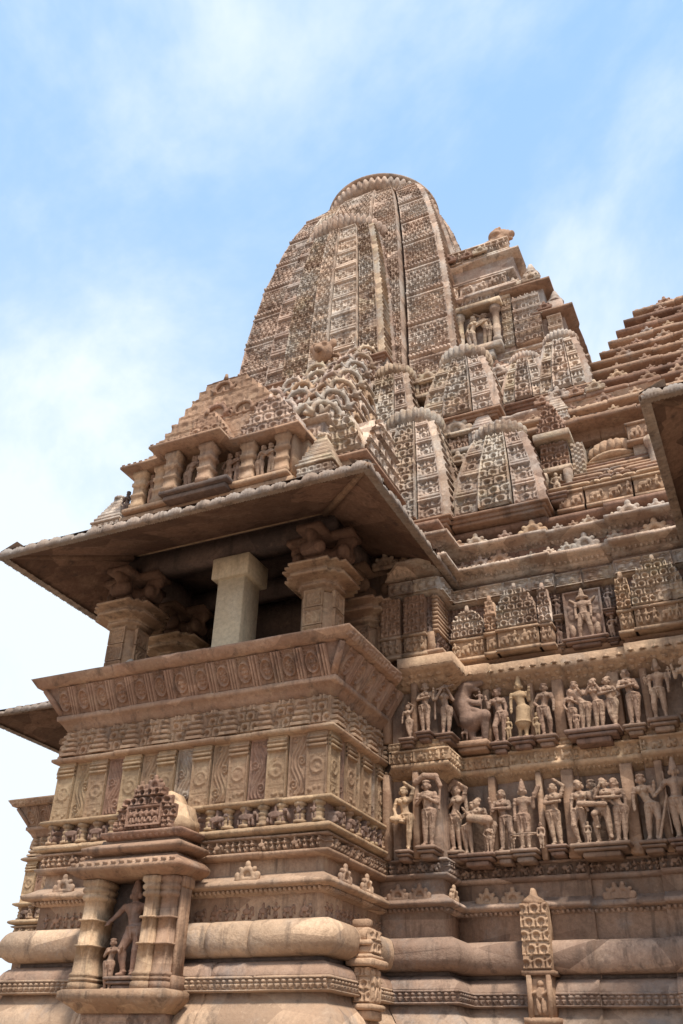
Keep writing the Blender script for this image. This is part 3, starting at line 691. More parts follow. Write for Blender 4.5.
# ================================================================== TEMPLE WALL right of the balcony
tw = thing('temple_wall', (-3.0, 14.0, -1.6), 'tall temple wall with two rows of statues and carved cornices right of the balcony', 'wall')
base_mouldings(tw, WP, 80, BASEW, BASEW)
for x, y, n in ((-4.72, YW - .06, (0, -1)), (-4.42, YW - .06, (0, -1)), (-4.04, 12.0, (1, 0)), (-3.7, 12.34, (0, -1)), (-1.95, 12.38, (0, -1)), (-2.05, 12.38, (0, -1))[:3], (-1.05, 12.3, (0, -1)), (-3.35, 12.34, (0, -1))):
    antefix(tw, (x, y, 2.02), n, .95)
mb = MB()
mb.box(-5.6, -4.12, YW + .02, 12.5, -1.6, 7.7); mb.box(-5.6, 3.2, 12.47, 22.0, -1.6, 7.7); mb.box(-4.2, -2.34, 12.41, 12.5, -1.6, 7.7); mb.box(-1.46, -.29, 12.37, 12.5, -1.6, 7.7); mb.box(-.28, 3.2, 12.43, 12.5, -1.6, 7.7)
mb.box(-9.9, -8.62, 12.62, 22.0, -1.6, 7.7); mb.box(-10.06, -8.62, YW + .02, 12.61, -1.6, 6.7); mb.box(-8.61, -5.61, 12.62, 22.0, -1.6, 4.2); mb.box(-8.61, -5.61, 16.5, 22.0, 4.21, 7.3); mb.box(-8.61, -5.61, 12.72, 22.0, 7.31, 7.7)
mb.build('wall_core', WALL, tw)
def sw(name, prof, mat, seed=0, dent=None, **k):
    mb = MB(); sweep(mb, WP, prof, seed=seed, **k)
    if dent:
        for d in dent: dentils(mb, WP, *d)
    return mb.build(name, mat, tw)
WPL = [(-10.9, 13.4, -1, 0), (-10.9, 12.6, -1, -1), (-10.06, 12.6, -1, -1), (-10.06, YW, -1, -1), (XL, YW, -1, -1)]
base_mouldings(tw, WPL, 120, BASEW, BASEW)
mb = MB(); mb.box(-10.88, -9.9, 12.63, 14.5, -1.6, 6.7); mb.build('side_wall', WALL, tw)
for nm, pr in (('side_string_course', [(.0, 3.60), (.05, 3.66), (.19, 3.73), (.19, 3.77), (.16, 3.78), (.16, 3.92), (.21, 3.955), (.10, 4.0), (.10, 4.07), (.13, 4.10), (.0, 4.12)]), ('side_cornice', [(.0, 4.86), (.08, 4.93), (.17, 5.0), (.27, 5.06), (.34, 5.11), (.34, 5.24), (.18, 5.30), (.05, 5.34)])):
    mb = MB(); sweep(mb, WPL, pr, seed=len(nm), block=.6, jit=.015); mb.build(nm, BUFF, tw)
# upright piers between the statues
mb = MB()
for x, w in ((-4.86, .10), (-4.42, .09), (-3.52, .10), (-2.86, .08), (-2.47, .16), (-1.69, .16), (-1.28, .1), (-.55, .14)):
    yy = YW if x < -4.2 else 12.4
    for z0, z1 in ((2.52, 3.66), (4.1, 4.95)):
        mb.cbox(x - w / 2, x + w / 2, yy - .15, yy + .05, z0, z1, .012)
mb.build('wall_pier', RED, tw)
# band between the two statue rows
b = MB(); sweep(b, WP, [(.0, 3.60), (.05, 3.66), (.16, 3.70), (.19, 3.73), (.19, 3.77), (.16, 3.78), (.16, 3.92), (.20, 3.93), (.21, 3.955), (.14, 3.97), (.14, 3.99), (.10, 4.0), (.10, 4.07), (.13, 4.08), (.13, 4.10), (.0, 4.12)], seed=21, block=.55, jit=.016)
band(b, WP, 3.785, 3.92, .16, lambda u, v, w, h, s: np.where((u / .36 - np.floor(u / .36)) < .06, 1, procession(u, v, w, h, s, h * .7)), .045, .012, 31)
band(b, WP, 4.0, 4.07, .10, lambda u, v, w, h, s: .3 + .7 * (np.abs((u / .06 - np.floor(u / .06)) - .5) + np.abs(v / h - .5) < .5), .025, .012, 3)
dentils(b, WP, .05, 3.66, 3.70, .03, .035, .08); b.build('string_course', BUFF, tw)
# heavy cornice over the upper row
b = MB(); sweep(b, WP, [(.0, 4.86), (.06, 4.90), (.08, 4.93), (.15, 4.96), (.17, 5.0), (.24, 5.02), (.27, 5.06), (.33, 5.08), (.34, 5.11), (.34, 5.24), (.30, 5.27), (.18, 5.30), (.05, 5.34)], seed=22, block=.7, jit=.02, groove=.03)
dentils(b, WP, .08, 4.94, 4.985, .05, .05, .08); dentils(b, WP, .17, 5.0, 5.04, .07, .07, .08)
for p, U, N, L in path_segs(WP, .345):
    n = int(L / .15)
    for i in range(n):
        c = p + U * ((i + .5) * L / n) + Z_ * 5.12; b.add([c - U * .05, c + U * .05, c + Z_ * .05 - N * .02, c - U * .05 + N * .012 - Z_ * .01, c + U * .05 + N * .012 - Z_ * .01, c + N * .012 + Z_ * .045], [(0, 1, 4, 3), (3, 4, 5, 5)][:1], [[3, 4, 5], [0, 3, 5, 2], [1, 2, 5, 4]])
b.build('heavy_cornice', BUFF, tw)
# third storey: base course, pediments, deity panel
sw('third_storey_base', [(.0, 5.32), (.10, 5.36), (.14, 5.40), (.14, 5.43), (.08, 5.46), (.05, 5.48)], BUFF, 23, block=.6, jit=.01)
def udgama(parent, x0, x1, y, z0, z1, N=-Y_, U=X_, c=.15, mat=PALE, name='pediment', dep=.09, thick=.12, seed=1, steps=6, taper=.82, pw=1.25):
    """stepped gable of interlaced horseshoe arches"""
    w = x1 - x0; h = z1 - z0; mb = MB(); cxx = w / 2
    hw = lambda v: w / 2 * (1 - taper * np.clip((np.floor(v / h * steps) / steps) ** pw, 0, 1))
    O = (V3(x0, y, z0) if abs(U[0]) > .5 else V3(y, x0, z0))
    L, R = [], []
    for i in range(steps):
        a = float(hw(np.array((i + .5) * h / steps))); L += [(cxx - a, i * h / steps), (cxx - a, (i + 1) * h / steps)]; R += [(cxx + a, i * h / steps), (cxx + a, (i + 1) * h / steps)]
    mb.prism(R + L[::-1], O, U, Z_, N, thick)
    relief(mb, O, U, Z_, N, w, h, lambda u, v: np.clip(lattice(u - cxx + 10 * c, v, c, seed) - .04, 0, 1), dep, max(.011, c / 14), 0, mask=lambda u, v: np.abs(u - cxx) < hw(v) - .004)
    mb.tube(O + U * cxx + Z_ * h + N * .02 - Z_ * .03, O + U * cxx + Z_ * (h + .10) + N * .02, .05, .025)
    return mb.build(name, mat, parent)
def carved_box(parent, x0, x1, y, z0, z1, fn, mat=BUFF, name='carved_frieze', d=.12, dep=.05, res=.013):
    mb = MB(); w = x1 - x0; h = z1 - z0
    mb.box(x0, x1, y - d + .002, y + .1, z0 - .06, z1 + .03); mb.box(x0 - .03, x1 + .03, y - d - .04, y + .1, z0 - .10, z0 - .05); mb.box(x0 - .02, x1 + .02, y - d - .045, y + .1, z1 + .005, z1 + .045)
    relief(mb, (x0 + .01, y - d, z0), X_, Z_, -Y_, w - .02, h, lambda u, v: fn(u, v, w, h), dep, res)
    return mb.build(name, mat, parent)
fig = lambda s, u_=.11: (lambda u, v, w, h: procession(u, v, w, h, s, u_))
for x0, x1, y, pz, s in ((-3.98, -3.46, 12.36, 6.22, 1), (-3.42, -3.25, 12.28, 6.28, 2), (-3.23, -2.62, 12.24, 6.40, 3), (-2.60, -2.42, 12.28, 6.34, 4), (-1.46, -1.26, 12.26, 6.28, 5), (-1.24, -.52, 12.22, 6.44, 6), (-.50, -.30, 12.26, 6.36, 7), (-.15, .6, 12.3, 6.3, 8)):
    carved_box(tw, x0, x1, y, 5.50, 5.72, fig(s), BUFF, d=.16)
    udgama(tw, x0, x1, y - .14, 5.79, pz, c=.125, seed=s, steps=8 if x1 - x0 > .3 else 5, taper=.8 if x1 - x0 > .3 else .5, pw=3.4 if x1 - x0 > .3 else 4, mat=(PALE, TOWER, BUFF)[s % 3])
for x0, x1, s in ((-4.93, -4.62, 1), (-4.56, -4.22, 2)):
    carved_box(tw, x0, x1, YW, 5.46, 5.68, fig(s + 20), BUFF, d=.14)
    mb = MB(); relief(mb, (x0, YW - .13, 5.74), X_, Z_, -Y_, x1 - x0, .62, lambda u, v: lattice(u, v, .13, s), .06, .012, .2); mb.build('lattice_panel', RED, tw)
mb = MB(); mb.box(-4.2, -4.10, YW - .10, 12.3, 5.4, 5.75)
for k in range(9): mb.box(-4.12, -4.03, YW - .08, 12.2, 5.76 + k * .07, 5.80 + k * .07)
mb.box(-4.13, -4.09, YW - .05, 12.25, 5.7, 6.4); mb.build('slatted_return', BUFF, tw)
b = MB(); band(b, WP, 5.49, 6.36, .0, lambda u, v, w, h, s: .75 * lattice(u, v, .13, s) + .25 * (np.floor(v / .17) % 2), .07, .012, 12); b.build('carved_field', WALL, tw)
# frieze of lattice blocks, two sloping cornices with saw-tooth crests
def blockrow(u, v, w, h, s):
    p = .42; f = u / p - np.floor(u / p); return np.where((f < .05) | (f > .97), 0, frame(f * p, v, p, h, .018, .15 + .8 * np.abs(np.sin(f * 2 * PI * 1.5 + 2 * np.sin(v / h * PI))) ** 1.5 * (np.abs(np.sin(v / h * 3 * PI)) > .2)))
b = MB(); sweep(b, WP, [(.0, 6.36), (.08, 6.40), (.12, 6.42), (.12, 6.64), (.05, 6.66), (.02, 6.70)], seed=24, block=.5, jit=.03); band(b, WP, 6.42, 6.63, .12, blockrow, .055, .013, 4); b.build('block_frieze', PALE, tw)
def kap(name, z, d, mat, seed):
    b = MB(); sweep(b, WP, [(.0, z - .14), (.08, z - .1), (.10, z - .06), (d - .10, z - .035), (d - .02, z - .02), (d, z), (d, z + .035), (d - .12, z + .10), (.08, z + .17), (.05, z + .19)], seed=seed, block=.65, jit=.015)
    dentils(b, WP, .09, z - .085, z - .045, .04, .04, .07)
    for p, U, N, L in path_segs(WP, d - .03):
        n = int(L / .075)
        for i in range(n):
            c = p + U * ((i + .5) * L / n) + Z_ * (z + .035); r = .028
            b.add([c - U * r, c + U * r, c + U * r * .8 + Z_ * .03 - N * .01, c - U * r * .8 + Z_ * .03 - N * .01, c - U * r - N * .06 + Z_ * .02, c + U * r - N * .06 + Z_ * .02], [(0, 1, 2, 3), (2, 5, 4, 3)], [[1, 5, 2], [0, 3, 4]])
    return b.build(name, mat, tw)
for k in range(26):
    if k == 0: mb = MB()
    z = 4.2 + k * .09; e = .05 * (k % 3); mb.box(-10.14 - e * .6, -9.6, YW - .04 - e, YW + .1, z, z + .07)
mb.build('notched_pilaster', BUFF, tw)
kap('lower_eave_cornice', 6.90, .32, TOWER, 25)
b = MB(); sweep(b, WP, [(.04, 7.05), (.10, 7.06), (.10, 7.14), (.04, 7.15)], seed=29); band(b, WP, 7.0, 7.15, .1, lambda u, v, w, h, s: (np.abs((u / .16 - np.floor(u / .16)) - .5) < .3) * (.5 + .5 * np.abs(np.sin(u * 80))), .035, .014, 3); b.build('niche_course', RED, tw)
kap('upper_eave_cornice', 7.28, .36, TOWER, 26)
ra = random.Random(8)
for z, off in ((7.3, .24), (6.93, .2)):
    x = -4.85
    while x < -.3:
        sc = ra.choice([.7, .85, 1.0, 1.35]); antefix(tw, (x, (YW if x < -4.2 else 12.38) - off, z - .02), sc=sc * ra.uniform(.9, 1.1), mat=ra.choice([PALE, TOWER, BUFF]))
        x += .2 * sc + ra.uniform(.08, .26)
sw('spire_plinth', [(-.1, 7.45), (-.1, 7.52), (.12, 7.56), (.16, 7.60), (.16, 7.66), (.08, 7.70), (.0, 7.72)], RED, 27, dent=[(-.05, 7.46, 7.52, .06, .06, .08)])
# ================================================================== SPIRES
FACES = dict(front=(-Y_, X_), right=(X_, Y_), left=(-X_, -Y_), back=(Y_, -X_))
def bhumi(u, v, P, c, seed):
    f = v / P - np.floor(v / P)
    roll = np.sqrt(np.clip(1 - ((f - .925) / .07) ** 2, 0, 1)) * (.85 + .65 * np.abs(np.sin(u * PI / .085)))
    h = np.where(f < .84, lattice(u, v, c, seed), roll)
    h = np.where((f > .82) & (f < .87), .0, h); h = np.where((f < .03), .1, h); return np.where((f > .76) & (f <= .82), .85, h)
def crown(parent, c, R, z, hgt, n=22, mat=TOWER, name='ribbed_crown', amp=.14, rim=False):
    mb = MB(); pr = [(.55, 0), (.78, .02)] + [(.80 + .22 * math.sin(PI * t / 8) ** .35, .05 + .72 * t / 8) for t in range(9)] + [(.74, .80)]
    mb.lathe((c[0], c[1], z), [(R * r, hgt * k) for r, k in pr], n * 7, n, amp if n < 50 else .07)
    if rim: mb.lathe((c[0], c[1], z + hgt * .62), [(R * .8, 0), (R * 1.02, .03), (R * 1.04, .08), (R * 1.0, .16), (R * .8, .2)], 64)
    mb.lathe((c[0], c[1], z + hgt * .78), [(R * .74, 0), (R * .74, hgt * .06), (R * .5, hgt * .16), (R * .42, hgt * .3), (R * .25, hgt * .5), (R * .08, hgt * .7)], 40)
    return mb.build(name, mat, parent, False)
def spire(name, label, cat, cx, cy, z0, z1, hw, strips, faces, mats, crownR, crownH, res=.03, ribs=22, group=None, depth=.07, seed=0, pitch=.2, collar=True, pl=None):
    root = thing(name, (cx, cy, z0), label, cat, group)
    zz = np.linspace(z0, z1, max(8, int((z1 - z0) / .3)))
    mb = MB(); mb.loft([[(cx + a * h_ * .86, cy + c_ * h_ * .86, z) for a, c_ in ((-1, -1), (1, -1), (1, 1), (-1, 1))] for z, h_ in ((z, float(hw(z))) for z in zz)], True, True)
    mb.build('core', mats[0], root)
    for fi, fc in enumerate(faces):
        N, U = FACES[fc]
        for si, (u0, u1, dp, pat, pn) in enumerate(strips):
            h0 = float(hw(z0)) * .88; nu = max(3, int((u1 - u0) * h0 / res)); nv = int((z1 - z0) / res)
            uu, vv = np.meshgrid(np.linspace(u0, u1, nu), np.linspace(z0, z1, nv), indexing='ij'); H = hw(vv)
            um = (uu - (u0 + u1) / 2) * h0; vm = vv - z0; w = (u1 - u0) * h0; sd = seed + fi * 13 + si
            dsc = 1
            if fc == 'right' and pat in ('bhu', 'lay', 'lad'): pat = 'rib'; dsc = 1.5
            if pat == 'rib': D = ladder(um, vm, pitch * .95, .5, sd)
            elif pat == 'lat': D = lattice(um + pitch * 10, vm, pitch, sd)
            elif pat == 'fine': D = lattice(um + pitch * 8, vm, pitch * .8, sd)
            elif pat == 'lad': D = ladder(um, vm, pitch * .62, .5, sd)
            elif pat == 'lay': D = layers(um + pitch * 10, vm, pitch * (3.6 if pitch < .18 else 2.3), pitch * .95, sd)
            elif pat == 'bhu': D = bhumi(um + pitch * 10, vm, pitch * 7.2, pitch, sd)
            elif pat == 'edge': D = .6 + .4 * (np.sin(vm * 2 * PI / (pitch * .45)) > 0)
            e = np.minimum(um + w / 2, w / 2 - um); D = np.where(e < .018, np.maximum(D, .75), D)
            D = D + .06 * wob(um, vm, .5, sd) + .10 * (np.floor(vm / .55 + sd) % 3 - 1) * .3
            f = lambda dd, disp: V3(cx, cy, 0) + N * (dd * H + disp)[..., None] + U * (uu * H)[..., None] + Z_ * vv[..., None]
            mb = MB(); mb.grid(f(dp, D * depth * dsc), f(.8, 0 * D))
            mb.build(pn, mats[(si + fi) % len(mats)], root)
    if crownR: crown(root, (cx, cy), crownR, z1 + .02, crownH, ribs, mats[0], rim=crownR > 1.5)
    if collar:
        hh = float(hw(z1)); mb = MB(); mb.lathe((cx, cy, z1 - .1), [(hh * .85, 0), (hh * .85, .2)], 24); mb.build('neck', mats[0], root)
    if pl:
        mb = MB(); a = float(hw(z0)) * 1.06
        for d, za, zb in ((.0, -.16, -.02), (.05, -.10, -.05), (-.04, -.22, -.15)): mb.cbox(cx - a - d, cx + a + d, cy - a - d, cy + a + d, z0 + za, z0 + zb, .01)
        mb.build('plinth', pl, root)
    return root
ZT = [12.0, 14, 15, 16, 17, 18.5, 20.0, 20.9, 21.5, 22.0, 22.3, 22.5]; HT = [2.93, 2.86, 2.81, 2.74, 2.65, 2.46, 2.18, 1.97, 1.78, 1.54, 1.36, 1.22]
hT = lambda z: np.interp(z, ZT, HT) / .95
MAINS = [(-.27, .27, 1.06, 'lat', 'central_band'), (-.585, -.29, 1.01, 'lat', 'side_band'), (.29, .585, 1.01, 'lat', 'side_band'), (-.95, -.62, .95, 'bhu', 'corner_band'), (.62, .95, .95, 'bhu', 'corner_band')]
tower = spire('main_tower', 'tallest curved temple tower crowned by a broad ribbed stone disc', 'temple tower', -7.34, 17.5, 12.0, 22.3, hT, MAINS, ('front', 'right', 'left'), (TOWER,), 1.68, .80, .0165, 54, pitch=.15, depth=.10)
mb = MB(); mb.tube((-7.28, 17.5, 23.4), (-7.28, 17.5, 24.0), .9, .7, 32); mb.tube((-7.28, 17.5, 24.0), (-7.28, 17.5, 24.7), .35, .08, 16); mb.build('finial', TOWER, tower)
hU = lambda z: np.interp(z, [13.4, 14, 15, 16, 17, 18, 18.7, 19], [1.55, 1.52, 1.46, 1.38, 1.27, 1.12, .98, .88])
US = [(-.14, .14, 1.06, 'fine', 'central_band'), (-.60, -.17, 1.0, 'lat', 'side_band'), (.17, .60, 1.0, 'lay', 'side_band'), (-.92, -.63, .93, 'lay', 'corner_band'), (.63, .92, .93, 'lat', 'corner_band')]
spire('half_spire', 'largest half spire, on the front face of the main tower below its disc', 'half spire', -7.30, 15.18, 13.5, 18.75, hU, US, ('front', 'right', 'left'), (TOWER, PALE, TOWER), 1.12, .72, .0175, 44, 'half spires clinging to the tower', pitch=.165, depth=.10, pl=RED)
SS = [(-.36, .36, 1.06, 'lat', 'central_band'), (-.92, -.40, .95, 'lay', 'corner_band'), (.40, .92, .95, 'lay', 'corner_band')]
def small(label, cx, cy, z0, z1, w, mats=(PALE, PALE, TOWER), taper=.46, cr=None, seed=0):
    H = lambda z: w * (1 - taper * np.clip((z - z0) / (z1 - z0), 0, 1) ** 1.7)
    R = cr or w * .78
    return spire('half_spire', label, 'half spire', cx, cy, z0, z1, H, SS, ('front', 'right', 'left'), mats, R, R * .85, .0145, 26, 'half spires clinging to the tower', pitch=.20, depth=.085, seed=seed, pl=RED)
small('half spire rising right behind the corner of the balcony eave', -4.70, 12.75, 7.92, 10.25, .80, seed=30, cr=.54)
small('greyish half spire on the wall top, right of the one behind the eave', -3.10, 12.85, 7.92, 9.62, .76, seed=40, cr=.48)
small('half spire with pale centre just above and left of the greyish one', -3.92, 13.75, 10.75, 12.42, .74, seed=50, cr=.52)
small('narrow half spire tucked between the arch covered roof and the tower corner', -5.50, 13.75, 10.2, 12.6, .60, seed=60, cr=.43)
small('small squat half spire below the row of roof niches', -2.72, 13.85, 11.05, 12.2, .44, (TOWER, PALE), seed=70, cr=.31)
small('squat half spire at the right end below the stepped gable', -1.98, 13.85, 11.05, 12.45, .46, (TOWER, PALE), seed=80, cr=.34)

# masonry that carries the spires
ub = thing('tower_base', (-6.0, 16.0, 7.7), 'stepped masonry base under the half spires and the tower', 'tower base')
mb = MB(); mb.box(-9.9, -.4, 13.35, 21.8, 7.70, 10.6); mb.box(-9.7, -3.0, 14.25, 21.2, 10.6, 12.2); mb.box(-9.4, -1.2, 14.25, 21.0, 10.61, 11.2); mb.build('core', TOWER, ub)
def ledge(mb, x0, x1, y, z, prof, xr=True, dn=None):
    sweep(mb, [(x0, y + 1.5, -1, 0), (x0, y, -1, -1), (x1, y, 1, -1), (x1, y + 1.5, 1, 0)], [(d, z + k) for d, k in prof], block=.7, jit=.012, seed=int(z * 10 + abs(x0)))
LP = [(-.05, -.2), (.05, -.16), (.07, -.11), (.20, -.06), (.22, -.02), (.22, .02), (.1, .08), (.0, .12)]
for x0, x1, y, z in ((-5.6, -.45, 13.35, 10.55), (-5.2, -.45, 13.3, 9.9), (-4.6, -3.1, 14.25, 12.2), (-9.0, -4.2, 14.35, 12.5), (-5.0, -.5, 13.33, 8.9), (-3.2, -1.2, 14.2, 11.15)):
    mb = MB(); ledge(mb, x0, x1, y, z, LP); mb.build('ledge', TOWER, ub)
MINI = [(-3.45, 13.1, 9.98, .2, .85), (-2.1, 13.15, 9.98, .2, .8), (-4.35, 14.05, 12.35, .22, .9)]
def small_niche(label, x, y, z, w, h, N=-Y_, mat=PALE, s=0):
    """hooded panel holding a carved group"""
    r = thing('hooded_niche', (x, y, z), label, 'niche', 'little niches among the spires')
    mb = MB(); mb.box(x - w / 2, x + w / 2, y, y + .5, z, z + h)
    for px in (x - w / 2 - .02, x + w / 2 - .06): mb.box(px, px + .08, y - .1, y + .3, z, z + h)
    mb.cbox(x - w / 2 - .08, x + w / 2 + .08, y - .16, y + .4, z - .1, z - .002, .01); mb.build('frame', mat, r)
    mb = MB(); relief(mb, (x - w / 2 + .07, y - .002, z + .01), X_, Z_, -Y_, w - .14, h - .02, lambda u, v: procession(u, v, w - .14, h - .02, s + 3, h * .36), .09, .014); mb.build('carved_group', STAT, r)
    antefix(r, (x, y - .08, z + h), (0, -1), w / .30, mat, 'hood')
    mb = MB(); mb.cbox(x - w / 2 - .07, x + w / 2 + .07, y - .15, y + .4, z + h + .002, z + h + .06, .01); mb.build('lintel', mat, r)
    return r
small_niche('hooded niche of little figures between two half spires beside the tower corner', -4.75, 13.75, 12.05, .5, .32, s=1)
small_niche('pale panel of two dancers above the gap between the front half spires', -3.95, 13.0, 9.15, .42, .40, s=2)
small_niche('square lattice niche left of the greyish half spire top', -4.0, 13.1, 9.95, .62, .34, s=5)
mb = MB(); mb.lathe((-3.93, 12.9, 8.55), [(.05, 0), (.12, .05), (.14, .15), (.10, .22), (.06, .26), (.12, .32), (.15, .34), (.15, .40)], 14)
tag(mb.build('stone_pot', PALE), 'small round pot like bracket under the pale dancers panel', 'pot')
# carved courses and ornaments that fill the walls between the spires
rz = random.Random(21)
for x0, x1, y, z0, z1, c in ((-5.6, -4.0, 13.33, 7.75, 8.75, .2), (-4.3, -2.2, 13.32, 7.75, 8.8, .17), (-4.4, -.5, 13.33, 9.0, 9.75, .2), (-2.4, -.5, 13.31, 9.95, 10.42, .16), (-4.6, -2.8, 14.22, 11.25, 12.1, .2), (-3.1, -1.25, 14.2, 10.65, 11.05, .17), (-5.6, -4.5, 13.33, 9.0, 10.4, .2)):
    mb = MB(); relief(mb, (x0, y, z0), X_, Z_, -Y_, x1 - x0, z1 - z0, lambda u, v: layers(u, v, .46, c, 3), .08, .018, .1); mb.build('carved_course', rz.choice([TOWER, PALE]), ub)
for x, y, z, n in ((-4.3, 13.1, 9.95, 3), (-2.5, 13.1, 9.93, 4), (-4.9, 14.1, 12.25, 3), (-2.4, 14.1, 11.2, 3), (-3.6, 13.1, 8.95, 2), (-2.4, 13.1, 10.6, 4), (-4.6, 13.1, 10.6, 2)):
    for k in range(n): antefix(ub, (x + k * .34 + rz.uniform(-.05, .05), y, z), sc=rz.uniform(.9, 1.5), mat=rz.choice([TOWER, PALE, RED]))
# two tier niche band at the foot of the largest half spire
nb = thing('niche_band', (-6.6, 13.8, 12.5), 'two tiered band of tiny figure niches at the foot of the largest half spire', 'niche band')
for x0, x1, y, z0, z1, s in ((-7.9, -6.9, 13.55, 12.95, 13.25, 1), (-6.85, -5.75, 13.6, 12.85, 13.2, 2), (-6.8, -5.55, 13.5, 12.45, 12.72, 3), (-8.0, -6.9, 13.5, 12.45, 12.75, 4)):
    carved_box(nb, x0, x1, y + .12, z0, z1, fig(s, .13), TOWER, res=.016)
mb = MB(); mb.box(-8.2, -5.65, 13.66, 14.6, 12.2, 13.45); mb.build('core', TOWER, nb)

# ================================================================== ROOF ABOVE THE BALCONY: pavilion, gables of horseshoe arches
pv = thing('roof_pavilion', (-7.1, 9.9, 7.2), 'low roof pavilion of square pillars with statues between them above the balcony eave', 'pavilion')
mb = MB(); mb.box(-8.75, -5.45, 9.95, 12.6, 7.42, 8.7); mb.box(-8.95, -5.25, 9.75, 12.0, 7.40, 7.5)
mb.cbox(-8.7, -5.5, 9.62, 10.2, 7.5, 7.66, .02); mb.cbox(-8.62, -5.58, 9.55, 10.2, 7.67, 7.76, .02); mb.build('base', BUFF, pv)
mb = MB(); mb.cbox(-7.72, -6.58, 9.44, 9.7, 7.62, 7.70, .01); mb.cbox(-7.78, -6.52, 9.38, 9.7, 7.71, 7.79, .01); mb.build('projecting_ledge', DARK, pv)
def pvpillar(x, y, w=.105):
    mb = MB(); pr = [(w + (q - w) * .55, z) for q, z in [(w + .03, 7.77), (w + .03, 7.86), (w, 7.88), (w, 8.0), (w + .025, 8.02), (w + .025, 8.06), (w - .01, 8.08), (w - .01, 8.2), (w + .03, 8.22), (w + .03, 8.28), (w, 8.3), (w, 8.38), (w + .04, 8.42), (w + .05, 8.50)]]
    mb.loft([[(x - r, y - r, z), (x + r, y - r, z), (x + r, y + r, z), (x - r, y + r, z)] for r, z in pr], True, True); return mb.build('pillar', BUFF, pv)
for x, y in ((-8.42, 9.74), (-7.62, 9.50), (-6.98, 9.50), (-6.36, 9.74), (-5.74, 9.74), (-8.0, 9.74)): pvpillar(x, y)
mb = MB(); mb.box(-5.62, -5.56, 9.7, 10.3, 7.77, 8.5); mb.build('side_slab', BUFF, pv)
def eslab(mb, x0, x1, y0, y1, z, o=.22):
    mb.loft([[(x0 - d, y0 - d, z + k), (x1 + d, y0 - d, z + k), (x1 + d, y1 + d, z + k), (x0 - d, y1 + d, z + k)] for d, k in ((0, 0), (o, .03), (o, .075), (.03, .17), (0, .18))], True, True)
    dentils(mb, [(x0 - o, y0 - o + .01, 0, -1), (x1 + o, y0 - o + .01, 0, -1)], 0, z + .075, z + .10, .06, .05, .012)
mb = MB(); eslab(mb, -8.5, -7.8, 9.68, 10.3, 8.49); eslab(mb, -7.75, -6.85, 9.42, 10.3, 8.52); eslab(mb, -6.6, -5.58, 9.68, 10.3, 8.49, .18); mb.build('eave', RED, pv)
gb = thing('gabled_roof', (-7.1, 11.5, 8.6), 'stepped gabled roof covered with horseshoe arches between pavilion and tower', 'roof')
mb = MB()
NT = 7; TY = lambda i: 10.40 + .52 * i; TZ = lambda i: 9.30 + .70 * i; TXA = lambda i: -8.35 + .2 * i; TXB = lambda i: -5.42 - .11 * i
for i in range(NT): mb.box(TXA(i), TXB(i), TY(i), 15.0, 8.6 if i == 0 else TZ(i) - .85, TZ(i))
mb.build('core', TOWER, gb)
def gable(x0, x1, y, z0, z1, c, dep, seed, thick=.4, N=-Y_, U=X_, mat=TOWER, steps=6): return udgama(gb, x0, x1, y, z0, z1, N, U, c, mat, 'gable', dep, thick, seed, steps, .75, 1.6)
udgama(gb, -8.55, -5.60, 9.86, 8.68, 10.22, c=.30, mat=RED, name='front_gable', dep=.028, thick=.5, seed=2, steps=11)
udgama(gb, -6.62, -5.52, 9.74, 8.68, 9.35, c=.2, mat=TOWER, name='gable', dep=.06, thick=.3, seed=8, steps=6)
udgama(gb, -7.7, -6.75, 9.66, 8.72, 9.35, c=.19, mat=RED, name='gable', dep=.05, thick=.3, seed=9, steps=6)
def hood(x, y, z, R, N=(0, -1), mat=PALE):
    """open horseshoe arch with side scrolls and a finial"""
    if 'hood' not in _cache:
        P = []
        for i in range(12):
            a = PI * (-.08 + 1.16 * i / 12); b = PI * (-.08 + 1.16 * (i + 1) / 12); P.append(cap((math.cos(a), 0, .25 + .72 * math.sin(a)), (math.cos(b), 0, .25 + .72 * math.sin(b)), .17, k=.04))
        P += [cap((-1.5, .1, -.06), (1.5, .1, -.06), .13, k=.05), cap((-1.15, 0, .1), (-1.5, 0, .45), .17, .12, .06), cap((1.15, 0, .1), (1.5, 0, .45), .17, .12, .06), cap((0, 0, .95), (0, 0, 1.45), .17, .05, .06), ell((-.62, 0, 1.0), (.16, .14, .24), .05), ell((.62, 0, 1.0), (.16, .14, .24), .05), cap((0, .1, 0), (0, .1, .42), .2, .13, .04)]
        _cache['hood'] = sdf_mesh(P, .075)
    v, q = _cache['hood']; n = V3(N[0], N[1], 0); u = V3(-n[1], n[0], 0); v = v * R
    mb = MB(); mb.add(v[:, :1] * u - v[:, 1:2] * n * 1.3 + v[:, 2:3] * Z_ * 1.2 + V3(x, y, z), q); mb.build('horseshoe_arch', mat, gb, True)
r = random.Random(4)
